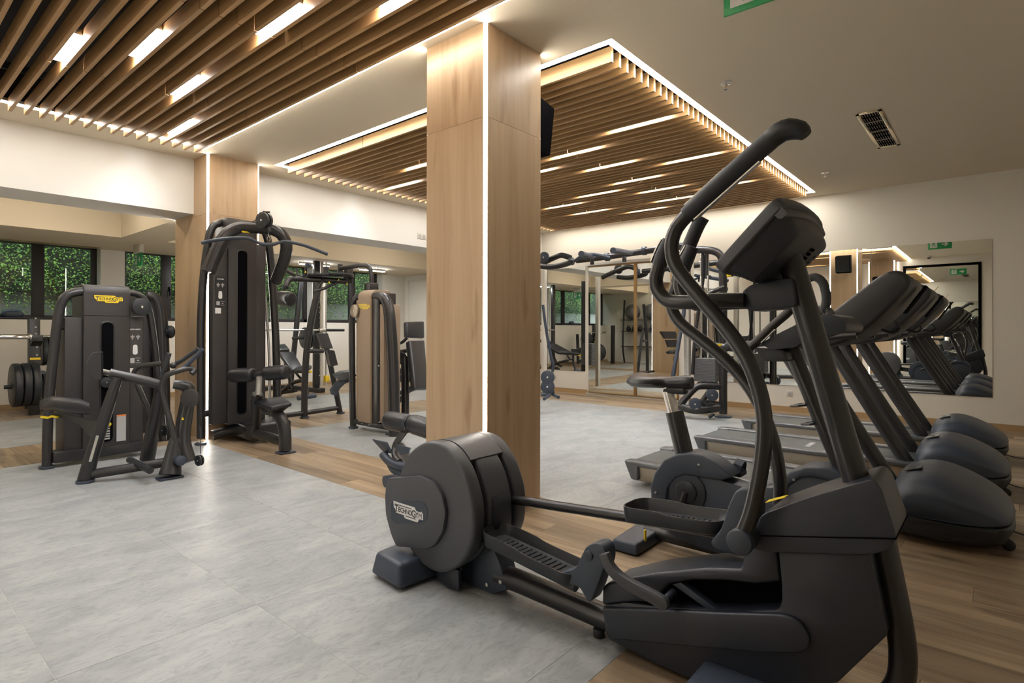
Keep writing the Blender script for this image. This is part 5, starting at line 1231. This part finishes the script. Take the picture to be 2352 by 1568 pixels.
# ---- incline bench
ib = thing('incline_bench', 'black padded incline bench with yellow handle, behind the lat machine', 'bench', (4.62,8.231,0.0))
def padq(name, px, w, par, mat='pad'):
    b = B().loft([[V(p)-perp*w for p in px], [V(p)-perp*(w-.02) for p in px], [V(p)+perp*(w-.02) for p in px], [V(p)+perp*w for p in px]])
    return obj(name, b, M[mat], par, ang=1.0)
def slabp(name, q, th, bev, par, mat='pad'):
    """padded slab on four corner points with thickness downwards"""
    n_ = (V(q[1])-V(q[0])).cross(V(q[3])-V(q[0])).normalized()
    if n_.z < 0: n_ = -n_
    return obj(name, B().hull8([V(p)-n_*th for p in q]+[V(p) for p in q], bev, 3), M[mat], par, ang=.9)
slabp('head_pad', [(4.885,9.427,0.883),(5.075,9.564,0.892),(4.956,9.163,0.798),(4.71,9.09,0.799)], .06, .02, ib)
slabp('back_pad', [(4.711,9.091,0.777),(5.05,9.233,0.764),(4.964,8.794,0.532),(4.622,8.475,0.494)], .06, .02, ib)
slabp('seat_pad', [(4.626,8.469,0.507),(4.992,8.761,0.561),(4.942,8.459,0.562),(4.623,8.112,0.511)], .06, .02, ib)
tb('frame_beam', [(4.844,9.299,0.035),(4.853,8.926,0.243),(4.87,8.545,0.322)], .035, ib)
tb('rear_leg', [(4.841,9.119,0.597),(4.844,8.937,0.243),(4.812,8.794,0.161)], .030, ib)
tb('front_leg', [(4.808,8.436,0.52),(4.822,8.421,0.277),(4.806,8.351,0.089)], .030, ib)
tb('floor_bar', [(4.616,8.303,0.069),(4.918,8.31,0.082)], .038, ib, 'foot', sm=0)
tb('floor_bar', [(4.844,9.299,0.057),(4.901,8.871,0.128)], .032, ib, sm=0)
tb('rack_arc', [(4.76,8.673,0.477),(4.794,8.544,0.355),(4.817,8.426,0.374)], .02, ib)
obj('yellow_handle', B().tube([(4.76,8.313,0.46),(4.782,8.196,0.478)], .018, 10), M['yel'], ib)

# ---- machine right of the champagne tower
am = thing('abdominal_bench_machine', 'dark padded machine between the champagne tower and the front column', 'gym machine', (4.904,6.054,0.0))
slabp('head_pad', [(4.434,5.437,1.049),(4.462,5.48,1.239),(4.835,5.582,1.25),(4.773,5.502,1.034)], .06, .02, am)
slabp('back_pad', [(4.113,4.892,0.487),(4.264,5.174,1.019),(4.574,5.273,1.018),(4.407,5.01,0.456)], .07, .02, am)
tb('post', [(4.2,5.178,0.176),(4.231,5.217,0.42),(4.259,5.26,0.678),(4.29,5.299,0.817)], .045, am, sm=1)
tb('upper_arm', [(4.293,5.449,0.968),(4.337,5.398,0.994),(4.37,5.358,1.046)], .018, am)
tb('upper_arm', [(4.343,5.545,0.87),(4.386,5.418,0.883),(4.421,5.299,0.916)], .025, am)
tb('strut', [(4.548,5.77,0.326),(4.536,5.476,0.429),(4.507,5.201,0.523)], .028, am)
tb('strut', [(4.556,5.762,0.216),(4.566,5.595,0.365),(4.539,5.318,0.45)], .026, am)
tb('seat_tube', [(4.334,5.558,0.623),(4.355,5.378,0.657),(4.429,5.291,0.678)], .040, am)
tb('seat_pad_roll', [(4.397,5.638,0.546),(4.487,5.377,0.555)], .050, am, 'pad', sm=0)
pulley(am, (4.257,5.338,0.807), (1,.3,0), .075, .04)

# ---- leg machine partly hidden by the front column
gm = thing('leg_curl_machine', 'leg machine with two fat padded rollers beside the front column base', 'gym machine', (2.722,3.211,0.0))
q0, q1, q2, q3 = [(2.579,3.377,0.488),(2.574,3.121,0.485),(2.58,3.114,0.491),(2.572,2.845,0.469)]
roll('leg_roller', q0, q1, .068, gm); roll('leg_roller', q2, q3, .068, gm)
tb('roller_arm', [(2.591,3.132,0.488),(2.564,3.164,0.433),(2.532,3.202,0.366),(2.519,3.218,0.311),(2.489,3.175,0.267),(2.477,3.113,0.243)], [.020,.022,.024,.024,.024,.022], gm)
slabp('foot_plate', [(2.51,3.459,0.352),(2.485,3.257,0.36),(2.511,3.227,0.281),(2.535,3.353,0.268)], .012, .005, gm, 'foot')
slabp('foot_plate', [(2.487,3.178,0.352),(2.458,2.98,0.359),(2.451,2.989,0.324),(2.477,3.113,0.288)], .012, .005, gm, 'foot')
slabp('plate_mat', [(2.51,3.428,0.344),(2.489,3.283,0.351),(2.511,3.257,0.289),(2.523,3.337,0.286)], .004, .001, gm, 'champ')
tb('plate_holder', [(2.496,3.322,0.263),(2.491,3.251,0.226),(2.471,3.12,0.219),(2.478,3.035,0.219)], .030, gm, 'foot')
tb('frame_tube', [(2.497,3.244,0.213),(2.484,3.182,0.177),(2.491,3.097,0.169),(2.535,2.968,0.161)], .028, gm, 'foot')
tb('end_tube', [(2.443,3.231,0.093),(2.597,3.204,0.097),(2.753,3.175,0.097)], .040, gm, 'foot', sm=0)
obj('base_beam', B().tube([(2.95, 3.55, .06), (3.35, 4.2, .06)], .045, 14), M['frame'], gm)

# ---- bench press rack far left
br_ = thing('bench_press_rack', 'black barbell rack against the left window wall, with black plates', 'gym machine', (1.7, 9.8, 0))
up_ = [(1.673,9.75,0.025),(1.675,9.75,0.418),(1.674,9.75,0.881),(1.663,9.75,1.274)]
for dx_ in (0, -1.15):
    obj('upright', B().hull8([(up_[0][0]-.06+dx_,9.72,0),(up_[0][0]+.06+dx_,9.72,0),(up_[0][0]+.06+dx_,9.82,0),(up_[0][0]-.06+dx_,9.82,0),(up_[3][0]-.06+dx_,9.72,up_[3][2]),(up_[3][0]+.06+dx_,9.72,up_[3][2]),(up_[3][0]+.06+dx_,9.82,up_[3][2]),(up_[3][0]-.06+dx_,9.82,up_[3][2])], .008), M['frame'], br_)
b = B()
for v_ in [(1.675,9.715,1.28),(1.676,9.715,1.164),(1.68,9.715,1.078),(1.685,9.715,0.974),(1.69,9.715,0.898),(1.69,9.715,0.794)]: b.cyl(v_, (v_[0], v_[1]+.02, v_[2]), .012, 8)
obj('peg_hole', b, M['lgrey'], br_)
obj('yellow_band', B().box((up_[0][0]-.055, 9.712, 0.731), (up_[0][0]+.055, 9.73, 0.76)), M['yel'], br_)
obj('rear_leg', B().tube([(1.718,10.35,0.023),(1.74,10.35,0.559),(1.767,10.35,0.987)], .05, 10), M['frame'], br_)
obj('j_cup', B().hull8([(up_[0][0]-.05,9.60,.98),(up_[0][0]+.06,9.60,.98),(up_[0][0]+.06,9.74,.90),(up_[0][0]-.05,9.74,.90),(up_[0][0]-.05,9.60,1.06),(up_[0][0]+.06,9.60,1.06),(up_[0][0]+.06,9.74,1.02),(up_[0][0]-.05,9.74,1.02)], .006), M['frame'], br_)
ps = [(1.586,9.75,0.39),(1.676,9.75,0.395)]
tb('plate_peg', [(ps[0][0]-.22, 9.75, ps[0][2]), (up_[0][0]-.02, 9.75, ps[0][2])], .026, br_, 'rub', sm=0)
bb_ = [(1.312,9.65,1.041),(1.603,9.65,1.038),(1.625,9.65,1.044),(2.425,9.65,1.049)]
bl = thing('barbell', 'steel barbell lying on the rack, left edge of the picture', 'barbell', bb_[1])
obj('bar_sleeve', B().cyl((bb_[0][0]-.1, 9.65, bb_[1][2]), bb_[1], .032, 18, .003), M['chrome'], bl)
obj('sleeve_collar', B().cyl(bb_[1], bb_[2], .046, 18, .004), M['chrome'], bl)
obj('bar_shaft', B().cyl(bb_[2], (bb_[3][0], 9.65, bb_[1][2]), .015, 14), M['chrome'], bl)
for k, l_ in enumerate(('outermost of the three black plates on the low peg', 'middle one of the three black plates on the low peg', 'innermost of the three black plates on the low peg')):
    x_ = 1.438+.092*k; z_ = 0.406
    t = thing('weight_disc', l_, 'weight plate', (x_, 9.75, z_), 'plates on the low peg')
    obj('disc', B().cyl((x_, 9.75, z_), (x_+.085, 9.75, z_), .285, 36, .018), M['rub'], t, ang=.8)
    obj('hub_ring', B().cyl((x_-.004, 9.75, z_), (x_+.004, 9.75, z_), .05, 20, .002), M['grip'], t)
for k in range(2):
    x_ = 1.764+.07*k; z_ = 0.839
    t = thing('weight_disc', ('black plate on the upper peg, left one of two', 'black plate on the upper peg, right one of two')[k], 'weight plate', (x_, 9.95, z_), 'plates on the upper peg')
    obj('disc', B().cyl((x_, 9.95, z_), (x_+.06, 9.95, z_), .20, 32, .014), M['rub'], t, ang=.8)
    obj('hub_ring', B().cyl((x_-.004, 9.95, z_), (x_+.004, 9.95, z_), .04, 20, .002), M['grip'], t)
perp = V((.05, 1, 0)).normalized()
fb = thing('flat_bench', 'black bench at the barbell rack, seen behind the low row machine', 'bench', (1.718,8.998,0.0))
roll('end_pad', *[(1.789,10.247,0.464),(1.852,10.173,0.476)], .09, fb, 'rub')
padq('seat_pad', [(1.828,10.2,0.513),(2.323,10.082,0.528),(2.344,10.058,0.439),(1.845,10.182,0.379)], .13, fb)
padq('lower_pad', [(1.892,9.972,0.376),(2.228,9.886,0.432),(2.248,9.863,0.32),(1.931,9.926,0.292)], .12, fb)
tb('bench_beam', [(1.776,10.11,0.117),(1.964,10.043,0.135),(2.297,9.961,0.16)], .05, fb, sm=0)
tb('bench_leg', [(1.844,10.182,0.44),(1.85,10.1,0.171),(1.847,10.105,-0.041)], .04, fb)
obj('yellow_cap', B().cyl(*[(1.714,10.184,0.027),(1.737,10.156,0.027)], .045, 14, .004), M['yel'], fb)
obj('yellow_cap', B().cyl(*[(1.706,10.344,0.464),(1.726,10.321,0.464)], .045, 14, .004), M['yel'], fb)
tb('pull_knob', [(1.726,10.321,0.464),(1.789,10.247,0.464)], .035, fb, 'rub', sm=0)
ball_c = (1.586,10.72,1.388)
tag(obj('sill_ball', B().ball((ball_c[0], 10.70, SILL+.075), .13, 20, 12, (1, .6, .55)), M['foot'], org=(ball_c[0], 10.70, SILL)), 'dark rounded weight lying on the window sill, far left', 'weight')
tag(obj('sill_mat', B().box((ball_c[0]-.5, 10.64, SILL+.005), (ball_c[0]+.62, 10.80, SILL+.03), .01), M['rub'], org=(ball_c[0], 10.72, SILL)), 'black mat on the window sill under the weight, far left', 'mat')

# ---- cable crossover by the mirrored wall
cx = thing('cable_crossover', 'tall cable crossover station with grey weight stack in front of the mirrors', 'gym machine', (7.5, 4.2, 0))
XQ = 7.5
rp = [(7.5,2.746,0.043),(7.5,2.746,0.614),(7.5,2.746,1.47),(7.5,2.752,1.973),(7.5,2.774,2.112),(7.5,2.855,2.182),(7.5,2.985,2.211),(7.5,3.153,2.238),(7.5,3.29,2.286),(7.5,3.448,2.301)]
tb('corner_post', rp, .052, cx)
obj('foot_disc', B().cyl((XQ, rp[0][1], 0), (XQ, rp[0][1], .02), .11, 28, .006), M['foot'], cx)
bp_ = [(7.5,3.448,2.295),(7.5,3.611,2.285),(7.5,3.88,2.271),(7.5,4.161,2.257),(7.5,4.455,2.243),(7.5,4.763,2.234),(7.5,5.044,2.229)]
tb('top_beam', bp_, .045, cx, sm=0)
b = B()
for c_ in [(7.5,3.88,2.278),(7.5,4.493,2.239),(7.5,5.152,2.223)]: b.cyl((c_[0]-.0, c_[1]-.03, c_[2]), (c_[0], c_[1]+.03, c_[2]), .062, 18, .004)
obj('beam_clamp', b, M['foot'], cx)
for a_, c_ in ([(6.045,4.0,2.097),(6.828,4.315,2.159)], [(6.304,3.695,2.141),(7.171,3.91,2.221)]): tb('pull_up_grip', [a_, c_], [.040,.030], cx, 'foot', sm=0)
tb('pull_up_arch', [(6.575,4.458,2.092),(6.568,4.311,2.158),(6.664,4.198,2.17),(6.753,4.093,2.14),(6.799,4.039,2.123)], .022, cx, 'foot')
for q_ in [(6.731,4.274,2.111),(6.841,3.835,2.128)]: obj('stub', B().cyl(q_, (q_[0], q_[1], q_[2]-.07), .028, 14, .004), M['rub'], cx)
tb('side_arch', [(7.5,5.168,2.28),(7.5,5.337,2.335),(7.5,5.493,2.305),(7.5,5.643,2.26),(7.5,5.778,2.213),(7.5,5.916,2.164)], .045, cx)
tb('side_arch', [(7.35,5.04,2.228),(7.35,5.081,2.184),(7.35,5.272,2.15),(7.35,5.469,2.143),(7.35,5.662,2.17)], .045, cx)
pulley(cx, (7.4,5.612,2.312), (1,0,0), .09, .04, mat='foot')
rl = [(7.62,3.284,0.128),(7.62,3.285,1.851)]
obj('rail_post', B().box((7.58, rl[0][1]-.035, .02), (7.66, rl[0][1]+.035, 2.15), .006), M['sil'], cx)
b = B()
for k in range(24): b.cyl((7.577, rl[0][1], .25+k*.075), (7.583, rl[0][1], .25+k*.075), .008, 8)
obj('rail_hole', b, M['lgrey'], cx)
ws = [(3.12,0.763),(2.83,0.784),(2.83,0.481),(3.102,0.453)]
wy0, wy1, wz0, wz1 = ws[1][0], ws[0][0], ws[3][1], ws[0][1]
stack(cx, 7.56, (wy0+wy1)/2, wz0, .22, wy1-wy0, 16, (wz1-wz0)/16)
b = B()
for u_ in [(7.5,3.044,0.775),(7.5,2.949,0.778)]:
    b.cyl((7.5, u_[1], wz0-.08), (7.5, u_[1], 2.25), .014, 12)
obj('guide_rod', b, M['chrome'], cx)
for q_ in [(7.5,3.02,2.191),(7.5,2.961,2.186)]: tb('rod_sleeve', [q_, (q_[0], q_[1], q_[2]-.32)], .022, cx, 'rub', sm=0)
tb('diagonal_tube', [(7.238,3.217,1.821),(7.273,3.178,1.474),(7.135,3.189,1.012),(6.998,3.198,0.619),(6.977,3.224,0.393)], .026, cx, 'foot')
tb('diagonal_tube', [(7.556,2.995,2.153),(7.52,3.04,1.713),(7.469,3.104,1.126),(7.441,3.14,0.539)], .024, cx)
obj('stack_foot', B().box((7.50, (wy0+wy1)/2-.12, wz0-.10), (7.62, (wy0+wy1)/2+.12, wz0-.01), .01), M['rub'], cx)
tb('base_arc', [(7.146,3.181,0.155),(7.205,3.111,0.269),(7.279,3.024,0.384),(7.341,2.95,0.407),(7.49,2.776,0.396)], .045, cx)
tb('base_beam', [(7.15,3.177,0.132),(7.093,2.936,0.115),(7.323,2.742,0.136)], .050, cx)
tb('base_beam', [(7.481,3.096,0.117),(7.576,2.985,0.158),(7.591,2.813,0.142)], .042, cx)
tb('brace', [(7.422,3.012,0.171),(7.488,2.932,0.316),(7.526,2.888,0.386)], .035, cx, sm=0)
pulley(cx, (7.222,2.783,0.31), (1,.4,0), .075, .05, mat='foot')
pulley(cx, (7.082,2.948,0.198), (1,.4,0), .075, .06, mat='foot')
tb('low_handle', [(7.038,2.845,0.261),(7.074,2.803,0.217),(7.095,2.778,0.195)], .02, cx, 'rub')
tb('adjuster', [(7.145,2.798,0.034),(7.188,2.747,0.078)], .022, cx, 'rub', sm=0)
p_ = [(7.284,3.015,0.898),(7.26,2.889,0.93)]
lg = (7.049,2.597,0.951)
pl = obj('yellow_badge', flat(B(), lg, _rt, (0,0,1), rpoly([(-.07,-.022),(.07,-.022),(.07,.022),(-.07,.022)], .008), .006), M['yel'], cx)
tb('badge_bar', [(7.089,2.934,0.961),(7.085,2.708,0.943),(7.059,2.431,0.918)], .045, cx, 'frame', sm=0)
tb('adjust_arm', [(7.403,2.716,1.692),(7.231,2.764,1.64),(7.188,2.815,1.601)], .03, cx)
obj('yellow_knob', B().cyl(*[(7.439,2.673,1.85),(7.471,2.634,1.85)], .02, 12, .003), M['yel'], cx)
# left tower of the crossover, mostly behind the column
lpx = 5.732
tb('corner_post', [(7.6, lpx+.55, .02), (7.6, lpx+.55, 1.0), (7.6, lpx+.55, 2.10)], .052, cx, sm=0)
obj('rail_post', B().box((7.70, lpx+.10, .05), (7.78, lpx+.17, 2.15), .006), M['ivory'], cx)
stack(cx, 7.65, lpx+.38, .45, .22, .22, 14, .03)
pulley(cx, (6.34,4.744,0.484), (1,.5,0), .095, .06, mat='foot')
pulley(cx, (6.34,4.745,0.352), (1,.5,0), .095, .06, mat='foot')
tb('hanging_tube', [(6.372,4.854,1.488),(6.405,4.818,1.122),(6.45,4.767,0.756),(6.47,4.744,0.634),(6.459,4.758,0.543)], .020, cx, 'foot')
obj('carriage', B().tube([(6.282,4.814,0.249),(6.356,4.726,0.249),(6.395,4.681,0.298)], .03, 12), M['foot'], cx)
tb('floor_foot', [(6.436,4.786,0.268),(6.364,4.717,0.249),(6.07,4.6,0.22)], .022, cx, 'foot')
tb('floor_foot', [(6.437,4.786,0.256),(6.395,4.681,0.237),(6.275,4.513,0.231)], .022, cx, 'foot')
obj('cable', B().tube([(6.333,4.742,2.037),(6.339,4.744,0.58)], .003, 6), M['rub'], cx)

# ---- storage shelf with balls on the near wall, seen in the mirrored doors
sh_y = 9.11
rk = thing('storage_rack', 'tall black storage rack on the wall opposite the mirrored doors, seen in them', 'shelf', (-.35, sh_y, 0))
for dy in (-.75, .75):
    obj('side_post', B().tube([(-.42, sh_y+dy, 0), (-.30, sh_y+dy, .6), (-.36, sh_y+dy, 1.5), (-.42, sh_y+dy, 2.15)], .03, 10, sm=3), M['frame'], rk)
for z_ in (.55, 1.05, 1.45): obj('shelf_board', B().box((-.52, sh_y-.75, z_), (-.14, sh_y+.75, z_+.025), .004), M['frame'], rk)
for k in range(2):
    tag(obj('exercise_ball', B().ball((-.26, sh_y-.35+.7*k, 1.476+.26), .26, 24, 16), M['steel'], org=(-.26, sh_y-.35+.7*k, 1.476)), ('grey exercise ball on top of the rack, seen in the mirrored doors, left', 'grey exercise ball on top of the rack, seen in the mirrored doors, right')[k], 'ball', 'balls on the rack')
def kettle(k):
    y_ = sh_y-.55+.22*k
    t = thing('kettlebell', 'black kettlebell on the middle shelf of the storage rack, '+('first from the left', 'second from the left', 'third from the left', 'third from the right', 'second from the right', 'last on the right')[k], 'kettlebell', (-.33, y_, 1.075), 'kettlebells on the shelf')
    obj('body', B().ball((-.33, y_, 1.155), .08, 16, 10), M['rub'], t)
    obj('handle', B().tube([(-.33, y_-.045, 1.20), (-.33, y_-.045, 1.26), (-.33, y_, 1.285), (-.33, y_+.045, 1.26), (-.33, y_+.045, 1.20)], .013, 8, sm=2), M['rub'], t)
for k in range(6): kettle(k)
